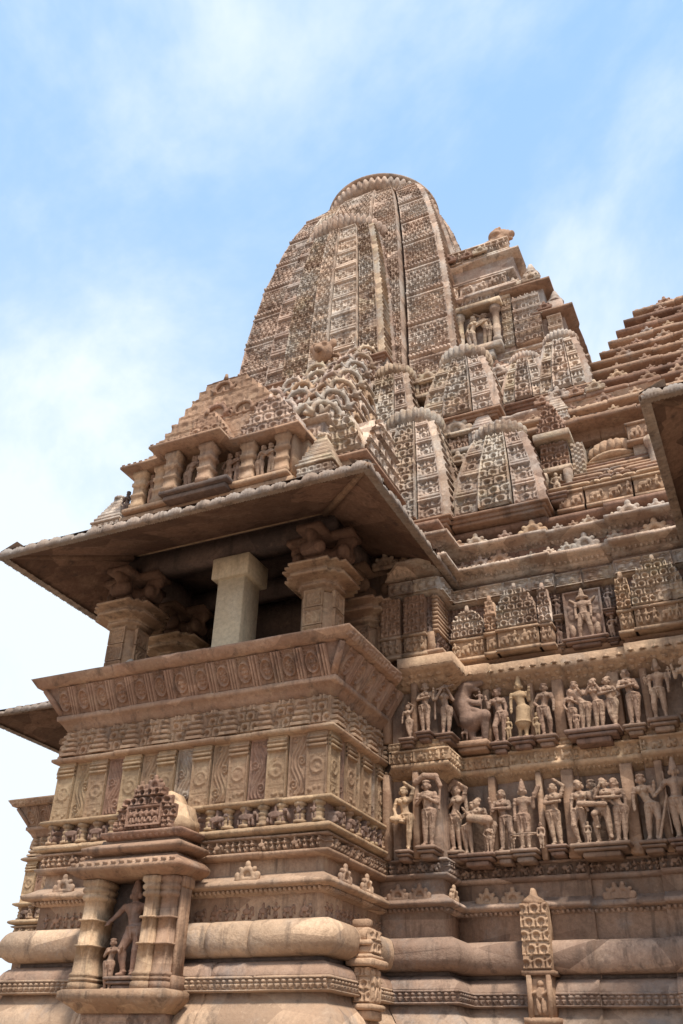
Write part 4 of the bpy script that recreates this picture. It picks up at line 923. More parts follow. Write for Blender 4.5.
for i in range(NT):
    y, z, xa, xb = TY(i), TZ(i), TXA(i), TXB(i)
    mb = MB(); ledge(mb, xa, xb, y, z - .03, [(-.02, -.10), (.03, -.07), (.09, -.045), (.11, -.03), (.11, .0), (.0, .02)]); mb.build('ledge', (TOWER, PALE, TOWER)[i % 3], gb)
    mb = MB(); relief(mb, (xa + .05, y - .004, z - .62), X_, Z_, -Y_, xb - xa - .1, .44, lambda u, v: lattice(u, v, .22, i), .06, .016); mb.build('carved_course', TOWER, gb)
    mb = MB(); relief(mb, (xb + .004, y + .05, z - .62), Y_, Z_, X_, 1.8, .44, lambda u, v: lattice(u, v, .22, i), .06, .018); mb.build('carved_course', TOWER, gb)
    W = xb - xa; n = max(2, int(round(W / .62))); R = .245 - .008 * i
    for k in range(n): hood(xa + W * (k + .5) / n, y - .04, z, R * r.uniform(.95, 1.1), mat=r.choice([PALE, TOWER, TOWER, BUFF]))
    for k in range(n - 1): hood(xa + W * (k + 1) / n, y + .14, z + .10, R * r.uniform(.9, 1.0), mat=r.choice([PALE, TOWER, RED]))
    hood(xb + .02, y + .02, z, R, (.707, -.707), PALE)
    for k in range(3): hood(xb + .05, y + .38 + k * .5, z, R * r.uniform(.95, 1.1), (1, 0), r.choice([PALE, TOWER, BUFF]))
for x, z, R in ((-7.9, 8.98, .16), (-7.2, 9.42, .2), (-6.65, 9.38, .17), (-7.1, 9.95, .16), (-6.2, 9.3, .15)): hood(x, 9.83, z, R, mat=RED)
face = MB(); v_, q_ = sdf_mesh([ell((0, 0, .2), (.2, .16, .22), .05), ell((-.09, -.13, .28), (.06, .05, .05), .02), ell((.09, -.13, .28), (.06, .05, .05), .02), cap((0, -.12, .2), (0, -.2, .12), .06, .08, .03), ell((-.2, 0, .35), (.08, .06, .1), .03), ell((.2, 0, .35), (.08, .06, .1), .03)], .022); face.add(v_ * 1.2 + V3(-7.05, 13.3, 13.5), q_)
face.build('lion_mask', RED, gb, True)

# side porch with slab on the right slope of the roof
sp = thing('side_pavilion', (-4.9, 10.8, 7.3), 'small side pavilion with flat slab roof at the right edge of the balcony roof', 'pavilion')
mb = MB(); mb.box(-5.3, -4.75, 10.1, 12.2, 7.42, 8.06); mb.build('base', BUFF, sp)
mb = MB(); eslab(mb, -5.2, -4.62, 10.15, 11.5, 8.03, .14); mb.build('slab_roof', RED, sp)
for y in (10.25, 10.75, 11.3):
    mb = MB(); mb.lathe((-4.6, y, 7.35), [(.07, 0), (.07, .1), (.05, .12), (.07, .3), (.05, .33), (.05, .5), (.09, .55), (.09, .68)], 10); mb.build('post', PALE, sp)
udgama(sp, 10.2, 11.6, -4.62, 8.2, 9.15, X_, Y_, .26, TOWER, 'gable', .14, .35, 21, 5)
udgama(sp, -5.25, -4.6, 10.1, 8.2, 8.9, -Y_, X_, .22, PALE, 'gable', .12, .3, 22, 4)
def mini(label, x, y, z, w, h, mat=PALE):
    r = thing('miniature_shrine', (x, y, z), label, 'miniature shrine', 'miniature stepped shrines of the roofs')
    mb = MB(); mb.cbox(x - w, x + w, y - w, y + w, z, z + h * .3, .02); relief(mb, (x - w, y - w - .002, z + h * .05), X_, Z_, -Y_, 2 * w, h * .22, lambda u, v: lattice(u, v, .12, 3), .04, .013); relief(mb, (x + w + .002, y - w, z + h * .05), Y_, Z_, X_, 2 * w, h * .22, lambda u, v: lattice(u, v, .12, 4), .04, .013); mb.build('body', mat, r)
    mb = MB(); n = 7
    for i in range(n):
        a = w * (1.12 - .13 * i); zz = z + h * (.3 + .085 * i); mb.cbox(x - a, x + a, y - a, y + a, zz + .01, zz + h * .05, .008); mb.box(x - a * .86, x + a * .86, y - a * .86, y + a * .86, zz + h * .05 - .01, zz + h * .1)
    mb.build('stepped_roof', mat, r); crown(r, (x, y), w * .4, z + h * .9, w * .3, 12, mat)
    return r
for (x_, y_, z_, w_, h_), l_ in zip(MINI, ('miniature stepped shrine above the greyish half spire', 'miniature stepped shrine above the reddish lattice niche', 'miniature stepped shrine between tower corner and stepped gable block')): mini(l_, x_, y_, z_, w_, h_, TOWER)
mini('miniature stepped shrine at the left end of the roof pavilion', -9.02, 9.95, 7.40, .27, .95, TOWER)
mini('miniature stepped shrine at the right corner of the roof pavilion', -5.14, 9.88, 7.40, .28, 1.08, PALE)

# ================================================================== GABLED BLOCK right of the tower, with lion
gk = thing('stepped_gable_block', (-3.0, 16.2, 12.0), 'stepped gable block with figure niches between main tower and mandapa roof', 'gable')
mb = MB()
for x0, x1, z0, z1, y in ((-5.2, -2.75, 12.0, 16.6, 15.3), (-5.2, -2.62, 16.6, 17.4, 15.42), (-2.76, -2.0, 12.0, 15.9, 15.35), (-2.01, -1.62, 12.0, 14.9, 15.4), (-5.3, -1.3, 11.2, 12.9, 14.9), (-4.6, -2.62, 12.9, 13.5, 15.1)):
    mb.cbox(x0, x1, y, 18.5, z0, z1, .02)
mb.build('core', TOWER, gk)
def kled(x0, x1, y, z, d=.14, mat=TOWER):
    mb = MB(); sweep(mb, [(x0, y + .6, -1, 0), (x0, y, -1, -1), (x1, y, 1, -1), (x1, y + 3, 1, 0)], [(0, z - .1), (.04, z - .06), (d, z - .03), (d, z + .03), (.04, z + .09), (0, z + .1)], seed=int(z * 7), block=.6, jit=.012); mb.build('ledge', mat, gk)
for x0, x1, y, z, d in ((-5.0, -2.6, 15.42, 17.3, .16), (-5.0, -2.72, 15.3, 16.55, .12), (-5.0, -2.75, 15.3, 16.0, .18), (-2.76, -2.0, 15.35, 15.85, .2), (-2.02, -1.62, 15.4, 14.85, .24), (-2.02, -1.6, 15.4, 13.6, .1), (-4.6, -2.6, 15.1, 13.45, .12), (-5.2, -1.3, 14.9, 12.9, .16), (-2.9, -2.0, 15.35, 14.0, .12)): kled(x0, x1, y, z, d, RED if d > .18 else TOWER)
for x0, x1, y, z0, z1, s in ((-5.0, -4.0, 15.3, 16.15, 16.4, 1), (-3.95, -2.8, 15.3, 16.15, 16.42, 2), (-5.0, -2.7, 15.42, 17.45, 17.75, 3), (-3.5, -2.8, 15.1, 13.0, 13.3, 4), (-2.6, -1.7, 14.9, 12.4, 12.75, 6)):
    carved_box(gk, x0, x1, y, z0, z1, fig(s, .16), TOWER, res=.02, dep=.07)
for x0, x1, y, z0, z1, n in ((-4.85, -4.25, 15.2, 13.7, 15.2, 7), (-2.72, -2.1, 15.25, 14.15, 15.6, 7), (-1.98, -1.66, 15.3, 13.75, 14.7, 5)):
    mb = MB(); relief(mb, (x0, y, z0), X_, Z_, -Y_, x1 - x0, z1 - z0, lambda u, v: layers(u, v, .34, .17, 4), .12, .02, .2); mb.build('layered_pier', TOWER, gk)
for x0, x1, y, z0, z1, c in ((-5.0, -4.3, 15.28, 15.3, 16.1, .18), (-2.74, -2.04, 15.33, 12.95, 14.0, .18), (-5.1, -1.35, 14.88, 12.0, 12.4, .2), (-2.0, -1.64, 15.38, 12.95, 13.55, .15), (-4.2, -2.9, 15.28, 13.5, 13.85, .16), (-3.0, -2.76, 15.28, 14.2, 15.9, .14)):
    mb = MB(); relief(mb, (x0, y, z0), X_, Z_, -Y_, x1 - x0, z1 - z0, lambda u, v: layers(u, v, .4, c, 5), .09, .02, .1); mb.build('carved_course', rz.choice([TOWER, PALE, TOWER]), gk)
for x, y, z, n in ((-4.6, 15.2, 17.42, 4), (-4.4, 15.15, 13.5, 4), (-2.7, 15.2, 15.95, 2), (-4.8, 14.75, 13.0, 8), (-1.95, 15.2, 14.95, 1)):
    for k in range(n): antefix(gk, (x + k * .42 + rz.uniform(-.06, .06), y, z), sc=rz.uniform(1.0, 1.7), mat=rz.choice([TOWER, PALE, RED]))
for x in (-3.98, -3.12):
    mb = MB(); mb.lathe((x, 15.15, 14.3), [(.11, 0), (.11, .15), (.08, .2), (.1, .5), (.08, .55), (.09, .95), (.13, 1.0), (.13, 1.12)], 10); mb.build('niche_post', PALE, gk)
mb = MB(); mb.cbox(-4.1, -3.0, 15.0, 15.4, 14.1, 14.28, .02); mb.cbox(-3.9, -3.2, 15.05, 15.4, 13.85, 14.09, .02); mb.build('niche_sill', PALE, gk)
mb = MB(); mb.cbox(-4.15, -2.95, 14.98, 15.4, 15.45, 15.6, .02); mb.build('niche_lintel', PALE, gk)
udgama(gk, -4.3, -2.85, 15.28, 15.62, 16.1, c=.2, mat=TOWER, dep=.1, seed=4, steps=4, name='niche_gable')
for x, y, z in ((-2.25, 15.5, 15.95), (-1.8, 15.6, 14.95)):
    mb = MB(); mb.cbox(x - .18, x + .18, y - .18, y + .3, z, z + .45, .03); mb.lathe((x, y, z + .44), [(.2, 0), (.2, .05), (.1, .12), (.12, .2), (.05, .4)], 10); mb.build('roof_block', TOWER, gk)
def lion_prims():
    P = [cap((-.35, 0, .55), (.35, 0, .68), .24, .27, .06), ell((.5, 0, .92), (.26, .24, .27), .06), cap((.55, 0, .98), (.82, 0, .95), .15, .12, .04), cap((.62, 0, .78), (.8, 0, .76), .08, .06, .02)]
    for s in (-1, 1):
        P += [cap((.35, s * .15, .5), (.55, s * .17, .05), .1, .07, .03), cap((.55, s * .17, .05), (.7, s * .17, .04), .07, .06, .02), cap((-.35, s * .16, .45), (-.22, s * .2, .25), .16, .1, .04), cap((-.22, s * .2, .25), (-.4, s * .2, .06), .08, .06, .02), cap((-.4, s * .2, .05), (-.2, s * .2, .04), .06, .06, .02), ell((.42, s * .2, 1.14), (.06, .05, .08), .02), ell((.72, s * .1, 1.05), (.04, .04, .04), .01)]
    for i in range(8):
        a = i * PI / 4; P.append(ell((.36 + .06 * math.cos(a), .24 * math.cos(a), .92 + .25 * math.sin(a)), (.13, .1, .1), .03))
    P += [cap((.62, -.05, .1), (.95, -.05, -.35), .2, .14, .08), ell((.2, 0, 1.0), (.3, .28, .2), .08)]
    return P
ln = MB(); v, q = sdf_mesh(lion_prims(), .035); s = .78; ln.add(v * V3(.85, 1, 1.05) * s + V3(-3.22, 15.85, 17.72), q)
lion = tag(ln.build('lion_statue', RED, None, True), 'stone lion crouching on top of the gable block, dark against the sky', 'lion statue')

for o_ in (gk, lion): o_.location.x -= .42
# ================================================================== MANDAPA ROOF on the right
mr = thing('mandapa_roof', (2.7, 17.0, 7.7), 'stepped pyramid roof of many saw toothed tiers at the right edge', 'roof')
def tier(x0, y0, z, hgt, d=.26, mat=RED, tooth=.15):
    mb = MB(); x1 = 5.4 - x0
    path = [(x0, y0 + 4, -1, 0), (x0, y0, -1, -1), (x1, y0, 1, -1)]
    sweep(mb, path, [(-.12, z), (-.12, z + hgt * .34), (-.02, z + hgt * .38), (d - .03, z + hgt * .46), (d, z + hgt * .5), (d, z + hgt * .68), (d * .5, z + hgt * .82), (-.1, z + hgt)], seed=int(z * 9), block=.7, jit=.015, groove=.02, back=.6)
    for p, U, N, L in path_segs(path, d - .02):
        n = int(L / tooth)
        for i in range(n):
            c = p + U * ((i + .5) * L / n) + Z_ * (z + hgt * .66); r = tooth * .3
            mb.add([c - U * r, c + U * r, c + U * r * .6 + Z_ * .045 - N * .02, c - U * r * .6 + Z_ * .045 - N * .02, c - U * r - N * .12 + Z_ * .04, c + U * r - N * .12 + Z_ * .04], [(0, 1, 2, 3), (2, 5, 4, 3)], [[1, 5, 2], [0, 3, 4]])
    return mb.build('roof_tier', mat, mr)
mb = MB(); mb.box(-.3, 5.7, 13.4, 21, 7.7, 10.2)
for i in range(11): mb.box(-2.05 + .2 * i + (.3 if i < 3 else 0), 7.0 - .2 * i, 13.4 + .2 * i, 20.8 - .2 * i, 9.4 + .385 * i, 9.95 + .385 * i)
mb.build('core', RED, mr)
for i in range(11):
    x0 = -2.12 + .18 * i if i > 2 else (-3.3, -2.9, -2.2)[i]
    t_ = tier(x0, 13.0 + .19 * i, 9.55 + .385 * i, .385, mat=(RED, PARA, RED)[i % 3])
    rr = random.Random(i + 3)
    for k in range(6 if i < 4 else 4):
        xx = x0 + .3 + (k + rr.random() * .6) * .6
        if xx < 2.5: antefix(mr, (xx, 13.0 + .19 * i - .2, 9.55 + .385 * i + .22), sc=.7 + rr.random() * .5, mat=rr.choice([RED, RED, PARA, BUFF, TOWER]), name='horseshoe_ornament')
    antefix(mr, (x0 - .16, 13.1 + .19 * i, 9.55 + .385 * i + .22), (-1, 0), .9, RED)
# lower part of that roof: bell shrine, bracket block
bl = thing('bell_roof_shrine', (-1.45, 12.9, 7.7), 'stepped roof shrine topped by a ribbed bell under the big roof', 'roof shrine')
mb = MB(); mb.box(-2.2, .3, 12.5, 13.4, 7.70, 8.15); mb.build('base', RED, bl)
for x0, x1, s in ((-2.15, -1.75, 1), (-1.72, -1.0, 2), (-.97, -.3, 3)): carved_box(bl, x0, x1, 12.5, 7.85, 8.08, fig(s, .14), BUFF, res=.014)
for i in range(7):
    a = .98 - .10 * i; z = 8.16 + i * .105; mb = MB(); cx_ = -1.25
    sweep(mb, [(cx_ - a, 13.3, -1, 0), (cx_ - a, 12.42 + .07 * i, -1, -1), (cx_ + a, 12.42 + .07 * i, 1, -1), (cx_ + a, 13.3, 1, 0)], [(0, z), (.06, z + .02), (.075, z + .035), (.075, z + .055), (.02, z + .10)], seed=i, block=.17, jit=.004, groove=.05, back=.5, gap=.014)
    mb.build('roof_step', (BUFF, RED)[i % 2], bl)
mb = MB(); mb.lathe((-1.25, 13.15, 8.85), [(.42, 0), (.5, .04), (.5, .08), (.36, .12)], 28); mb.lathe((-1.25, 13.15, 8.95), [(.36, 0), (.44, .06), (.46, .14), (.42, .24), (.30, .34), (.15, .40), (.05, .42)], 160, 20, .16)
mb.build('ribbed_bell', BUFF, bl)
wn = thing('wall_top_niche', (-2.05, 12.6, 7.7), 'reddish lattice niche with gable beside the bell roof', 'niche')
mb = MB(); mb.box(-2.38, -1.92, 12.6, 13.4, 7.7, 9.6); mb.cbox(-2.42, -1.88, 12.45, 13.0, 8.62, 8.72, .01); mb.cbox(-2.46, -1.84, 12.4, 13.0, 9.28, 9.42, .015); mb.build('body', PALE, wn)
mb = MB(); relief(mb, (-2.38, 12.58, 8.74), X_, Z_, -Y_, .46, .5, lambda u, v: lattice(u, v, .15, 6), .1, .014); mb.build('lattice_panel', RED, wn)
udgama(wn, -2.4, -1.9, 12.5, 9.43, 10.0, c=.17, mat=RED, dep=.09, seed=3, steps=5)
for x in (-2.36, -1.96):
    mb = MB(); mb.lathe((x, 12.5, 8.1), [(.07, 0), (.07, .1), (.05, .14), (.06, .3), (.08, .36), (.08, .52)], 10); mb.build('post', PALE, wn)
mb = MB(); relief(mb, (-1.88, 12.62, 8.5), X_, Z_, -Y_, .2, .7, lambda u, v: ((np.floor(u / .05) + np.floor(v / .05)) % 2), .03, .012, .3); mb.build('chequer_slab', PALE, wn)
br = thing('bracket_block', (-.75, 12.8, 9.0), 'carved block with post between the bell roof and the right eave', 'block')
carved_box(br, -.95, -.4, 12.75, 9.05, 9.3, fig(2, .12), BUFF, res=.014)
mb = MB(); mb.box(-.9, -.5, 12.7, 13.4, 8.3, 8.95); mb.lathe((-.6, 12.6, 8.35), [(.1, 0), (.1, .1), (.07, .15), (.08, .4), (.12, .5), (.12, .6)], 10); mb.build('post', PALE, br)
CAMR = [[0.905908, 0.422712, 0.025392], [-0.207061, 0.494458, -0.844178], [-0.3694, 0.75949, 0.535461]]
# ================================================================== STATUES
def statue(label, x, y, z, h, figs, ped=(.3, .18, .14), group='statues on the temple wall', cat='statue', name='statue', res=.0098, mat=STAT, extra=None, ang=0, wide=1):
    if group == 'statues on the temple wall': z -= .045
    r = thing(name, (x, y, z - (ped[1] if ped else 0)), label, cat, group)
    prims = []
    for f in figs: prims += figure(**f)
    if extra: prims += extra
    v, q = sdf_mesh(prims, res / h)
    c, s = math.cos(ang), math.sin(ang); v = v @ np.array([[c, s, 0], [-s, c, 0], [0, 0, 1]])
    mb = MB(); mb.add(v * V3(wide, 1, 1) * h + V3(x, y, z), q); mb.build('figure' if len(figs) < 2 else 'figures', mat, r, True)
    if ped:
        w, hh, d = ped; mb = MB()
        for a, k0, k1 in ((1, .70, 1), (.88, .42, .66), (.62, .0, .40)):
            mb.cbox(x - w / 2 * a, x + w / 2 * a, y - d * a, y + .22, z - hh + hh * k0, z - hh + hh * k1 - .002, .012)
        mb.build('pedestal', WALL, r)
    return r
F = lambda **k: dict(k)
S = statue; YA, YB = 11.64, 12.2
# lower row
S('yellowish dancer with one leg bent back beside the balcony, lower row', -4.57, YA, 2.66, .86, [F(aL='low', aR='up', lL='hooked', lR='straight', sway=.03, turn=-.6)], (.22, .14, .13), mat=BUFF)
S('man standing under a canopy with hands folded at the chest, lower row', -4.24, YA, 2.69, .88, [F(aL='chest', aR='chest', female=False, crown='flat', sway=.02)], (.28, .16, .16), extra=[cap((-.2, .02, .98), (-.05, .0, 1.06), .05), cap((-.05, 0, 1.06), (.14, 0, 1.04), .05), cap((.14, 0, 1.04), (.2, .02, .9), .04), cap((.2, .02, .9), (.17, .03, .55), .02)])
S('woman under a leafy arch in the shaded corner of the lower row', -4.03, YB - .02, 2.72, .90, [F(aL='chest', aR='up', sway=-.03, turn=.5, crown='veil')], (.26, .15, .15), extra=[cap((-.16, .03, .5), (-.16, .02, .9), .03), cap((-.16, .02, .9), (0, 0, 1.05), .045), cap((0, 0, 1.05), (.15, .02, .92), .045), cap((.15, .02, .92), (.18, .03, .45), .03)])
S('low group of two stooping figures, shortest in the lower row', -3.72, YB - .05, 2.66, .74, [F(aL='reach', aR='reach', dx=-.17, lean=.06, sway=-.04, crown='flat', sc=.95), F(aL='reach', aR='low', dx=.19, lean=-.12, sway=.06, crown='bun', turn=-.6), F(aL='hip', aR='chest', dx=.24, dy=-.12, sc=.5, crown='flat', female=False)], (.50, .16, .17), extra=[cap((-.1, -.13, .62), (.24, -.12, .56), .07, .09, .03)])
S('slender woman holding a flower at her shoulder, left of the tall crowned deity', -3.36, YB, 2.68, .83, [F(aL='hand', aR='across', sway=.035, crown='veil', lR='bent')], (.26, .16, .14))
S('tall crowned deity with looping scarf and tiny attendants, lower row', -3.08, YB - .02, 2.68, .84, [F(aL='down', aR='hand', female=False, crown='tall', sway=-.015), F(dx=-.2, dy=-.03, sc=.36, crown='flat'), F(dx=.26, dy=-.03, sc=.40, crown='flat')], (.36, .16, .16), extra=[ring((0, -.1, .22), .2, .016, .01, 1, .35), cap((.2, 0, .82), (.27, 0, .96), .04)])
S('woman stretching one arm overhead, alone on a small pedestal, lower row', -2.66, YB, 2.71, .82, [F(aL='across', aR='up', sway=-.04, lean=-.02, crown='veil', turn=-.7)], (.28, .13, .14))
S('group of embracing figures on a wide ledge in the lower row', -2.10, YB - .02, 2.69, .83, [F(dx=-.27, aL='down', aR='reach', sway=-.03, turn=.8, lL='bent'), F(dx=.03, aL='low', aR='out', female=False, crown='flat', lL='bent', lR='wide', lean=-.05, sway=.04), F(dx=.12, dy=-.05, dz=.05, aL='face', aR='across', sway=-.05, turn=-.7, lL='lifted', sc=.93), F(dx=.31, aL='across', aR='down', sway=.04, turn=-.6, crown='veil'), F(dx=-.17, dy=-.08, sc=.34, crown='flat')], (.76, .17, .18), extra=[cap((-.25, -.13, .60), (.14, -.15, .56), .045, .04, .02)])
S('slim woman with raised hand and disc headdress near the right edge, lower row', -1.46, YB - .02, 2.68, .85, [F(aL='down', aR='hand', sway=.05, lean=-.03, crown='flat', lR='bent')], (.34, .15, .15), extra=[cap((.27, .02, .1), (.27, .02, 1.0), .014)])
S('crowned guardian with a long staff at the right edge, lower row', -1.10, YB - .04, 2.68, .92, [F(aL='out', aR='hip', female=False, crown='tall', sway=-.02)], (.36, .15, .15), extra=[cap((-.3, -.08, .0), (-.12, -.12, .55), .02)])
# upper row
S('small half hidden figure behind the parapet end', -4.50, YA, 4.16, .52, [F(lL='crossed', aR='up', sway=.03)], (.24, .13, .13), mat=STAT)
S('pale woman with a hand raised to her shoulder, first in the upper row', -4.24, YA, 4.22, .74, [F(aL='across', aR='hand', sway=-.02, crown='flat')], (.24, .14, .14))
S('figure lifting a long staff with both arms, upper row', -3.98, 11.75, 4.20, .74, [F(aL='face', aR='face', sway=.03, crown='bun', turn=-.5)], (.28, .12, .13), extra=[cap((-.18, -.1, .86), (.16, -.08, .98), .018), cap((-.2, 0, .3), (-.19, 0, .85), .02)], ang=.5)
S('slender woman holding a lotus beside the rearing beast, upper row', -3.32, YB, 4.14, .82, [F(aL='hand', aR='down', sway=.04, crown='bun', lL='bent')], (.26, .16, .14))
S('yellowish crowned deity in a pleated skirt, upper row', -2.99, YB - .02, 4.16, .85, [F(aL='down', aR='hand', female=False, crown='tall', sway=.03, skirt=True), F(dx=-.24, dy=0, sc=.4, crown='flat'), F(dx=.24, sc=.42, crown='flat')], (.36, .16, .16), mat=OCHRE)
S('woman with a hand on her hip, left of the musicians group, upper row', -2.66, YB, 4.16, .78, [F(aL='hip', aR='down', sway=-.035, crown='flat', lR='bent')], (.30, .16, .15))
S('group of four musicians and lovers on a wide bowed ledge, upper row', -2.02, YB - .02, 4.16, .74, [F(dx=-.36, sc=.86, aL='low', aR='chest', crown='bun'), F(dx=-.14, female=False, aL='down', aR='reach', lean=-.08, sway=.04, crown='flat', turn=.6), F(dx=.12, aL='reach', aR='face', sway=.03, lean=-.03, turn=-.5), F(dx=.35, aL='across', aR='hip', lL='crossed', sway=.04, crown='bun'), F(dx=-.28, dy=-.06, sc=.4, crown='flat', female=False)], (.74, .20, .2))
S('tall plain woman with folded arms right of the musicians group, upper row', -1.47, YB - .02, 4.16, .82, [F(aL='across', aR='chest', sway=.03, lean=-.02, crown='veil')], (.30, .14, .14))
S('broad crowned deity with little attendants at the shoulders, upper row', -1.10, YB - .02, 4.20, .80, [F(aL='down', aR='down', female=False, crown='tall', lL='wide', lR='straight', sway=-.02), F(dx=-.2, dz=.62, sc=.26, crown='flat'), F(dx=.2, dz=.66, sc=.26, crown='flat')], (.40, .18, .16))
S('figure cut by the right edge of the view, upper row', -.72, YB - .02, 4.24, .80, [F(aL='hand', aR='hip', sway=.03)], (.32, .16, .15))
# rearing beast
def beast():
    P = [cap((-.05, 0, .35), (-.2, 0, .72), .17, .15, .06), cap((-.2, 0, .72), (-.12, -.02, .9), .13, .12, .05), ell((-.05, -.03, .95), (.14, .11, .1), .03), cap((.02, -.04, .97), (.16, -.05, .98), .06, .05, .02), cap((.02, -.04, .9), (.12, -.05, .87), .04, .03, .02),
         cap((-.1, -.05, .35), (.2, -.07, .42), .13, .10, .04), cap((.2, -.07, .42), (.18, -.05, .06), .08, .05, .03), cap((-.1, .02, .32), (-.02, -.02, .06), .11, .05, .03), cap((-.02, -.02, .06), (.1, -.06, .04), .05, .045, .02),
         cap((-.12, -.06, .7), (.12, -.1, .62), .06, .045, .02), cap((-.15, -.04, .6), (.1, -.1, .5), .06, .045, .02), cap((-.25, .02, .35), (-.33, .0, .55), .035, .04, .02), cap((-.33, 0, .55), (-.28, 0, .75), .03, .04, .02)]
    P += figure(dx=.14, dy=-.08, dz=.5, sc=.34, crown='flat', aL='reach', lL='hooked', female=False) + figure(dx=-.12, dy=-.1, dz=0, sc=.36, crown='flat', aR='reach', lL='lifted', female=False)
    return P
r = thing('beast_statue', (-3.70, 12.2, 3.98), 'dark rearing lion beast with a rider in the inner corner, upper row', 'statue', 'statues on the temple wall')
v, q = sdf_mesh(beast(), .015); mb = MB(); mb.add(v * .90 + V3(-3.70, 12.2, 4.13), q); mb.build('beast', WALL, r, True)
mb = MB(); mb.cbox(-3.98, -3.46, 12.0, 12.4, 4.05, 4.13, .012); mb.cbox(-3.92, -3.5, 12.05, 12.4, 3.99, 4.048, .012); mb.build('pedestal', RED, r)
# third storey
dp = S('four armed deity relief with halo in the panel between two gables', -1.98, 12.34, 5.52, .76, [F(aL='down', aR='down', female=False, crown='tall', lL='wide', lR='wide')], (.66, .14, .16), 'statues in the third storey', extra=[ring((0, .05, .9), .1, .03, .01, 1, 1)] + [cap((s * .12, .03, .78), (s * .24, .02, .88), .03, .025) for s in (-1, 1)] + [ell((s * .24, .0, .2), (.06, .06, .14), .03) for s in (-1, 1)])
mb = MB(); mb.box(-2.26, -1.70, 12.37, 12.5, 5.5, 6.34); relief(mb, (-2.26, 12.368, 5.52), X_, Z_, -Y_, .56, .8, lambda u, v: frame(u, v, .56, .8, .03, .7 * blobs(u, v, .56, .8, 26, 4, .04, .09)), .04, .013); mb.build('relief_slab', WALL, dp)
for x, z, h, l in ((-2.36, 5.95, .36, 'upper left'), (-2.38, 5.48, .40, 'lower left'), (-1.60, 5.92, .36, 'upper right'), (-1.60, 5.46, .38, 'lower right')):
    S('small attendant at the %s of the haloed deity panel' % l, x, 12.33, z, h, [F(aL='hip', aR='hand', sway=.04 if 'left' in l else -.04, crown='flat')], (.2, .09, .1), 'statues in the third storey', mat=WALL)
# roof pavilion, niche and gable block figures
S('embracing couple between the two projecting pillars of the roof pavilion', -7.30, 9.60, 7.80, .68, [F(dx=-.12, female=False, aR='reach', aL='hip', lean=.05, sway=-.05, crown='flat', turn=.5), F(dx=.15, aL='across', sway=.07, lean=-.05, turn=-.6)], None, 'statues of the roof pavilion')
S('couple between the middle pillars of the roof pavilion', -6.67, 9.74, 7.77, .68, [F(dx=-.1, female=False, aL='hip', crown='flat', turn=.5), F(dx=.14, aL='across', sway=.05, turn=-.6)], None, 'statues of the roof pavilion', mat=RED)
S('pale couple in the right bay of the roof pavilion', -6.06, 9.74, 7.77, .68, [F(dx=-.12, aR='chest', sway=-.06, turn=.5), F(dx=.13, female=False, aL='across', aR='hip', sway=.05, crown='flat')], None, 'statues of the roof pavilion')
S('single weathered figure at the left end of the roof pavilion', -8.66, 9.72, 7.66, .56, [F(aL='hip', aR='chest', crown='flat')], None, 'statues of the roof pavilion', mat=DARK)
S('figure between the two left pillars of the roof pavilion', -8.2, 9.74, 7.77, .68, [F(aL='chest', aR='hip', sway=.03)], None, 'statues of the roof pavilion', mat=RED)
S('yellowish dancing couple in the high niche of the gable block', -3.97, 15.18, 14.29, 1.05, [F(dx=-.14, aR='up', sway=-.06, crown='flat'), F(dx=.16, aL='across', sway=.06, female=False)], None, 'statues high on the tower', mat=PALE)
S('worn red deity standing inside the niche shrine', -7.25, 9.58, .98, .98, [F(aL='out', aR='hip', female=False, crown='tall', sway=.03, lL='bent'), F(dx=.24, dy=.05, sc=.7, crown='flat', aL='reach')], (.5, .15, .14), 'statues in the niche shrine', mat=RED, wide=1.15)
S('kneeling attendant at the feet of the niche shrine deity', -7.46, 9.50, .84, .55, [F(aR='reach', aL='chest', sway=-.03, turn=.5, crown='flat')], None, 'statues in the niche shrine', mat=RED, wide=1.2)
S('little seated guardian figures under the reddish lattice niche', -2.15, 12.42, 8.1, .46, [F(aL='hip', aR='hand', lL='wide', lR='wide', crown='flat', female=False)], (.36, .16, .16), 'statues high on the tower', mat=PALE)

# ================================================================== UPRIGHT CARVED STELES on the base
def stele(label, x, y, N, U, w=.34):
    r = thing('carved_stele', (x, y, .6), label, 'stele', 'carved steles on the base')
    O = V3(x, y, 0); B = lambda mb, a, b, d, z0, z1: mb.loft([[O + U * a + N * d + Z_ * z, O + U * b + N * d + Z_ * z, O + U * b - N * .3 + Z_ * z, O + U * a - N * .3 + Z_ * z] for z in (z0, z1)], True, True)
    mb = MB(); B(mb, -w / 2 - .04, w / 2 + .04, .06, .64, .71); B(mb, -w / 2 + .02, w / 2 - .02, .0, .71, 1.16); B(mb, -w / 2 - .03, w / 2 + .03, .05, 1.16, 1.21)
    relief(mb, O + U * (-.09) + N * .002 + Z_ * .74, U, Z_, N, .18, .38, lambda u, v: procession(u, v, .18, .38, 3, .2), .06, .012)
    for s in (-1, 1):
        a = O + U * s * (w / 2 - .05) + N * .03; mb.tube(a + Z_ * .71, a + Z_ * 1.16, .035, .035, 8)
    mb.build('niche', BUFF, r)
    mb = MB(); B(mb, -w / 2 + .02, w / 2 - .02, .0, 1.21, 1.95); relief(mb, O - U * (w / 2) + N * .002 + Z_ * 1.21, U, Z_, N, w, .76, lambda u, v: lattice(u + w / 2 + .5, v, .155, 2), .06, .011, .1)
    O2 = O - U * (w / 2) + Z_ * 1.97; mb.prism([(0, 0), (w, 0), (w * .8, .06), (w * .62, .1), (w * .55, .18), (w * .45, .18), (w * .38, .1), (w * .2, .06)], O2, U, Z_, N, .12)
    mb.build('lattice_shaft', BUFF, r)
    return r
stele('upright lattice stele with a tiny niche at its foot, in front of the wall base', -3.02, 12.06, -Y_, X_)
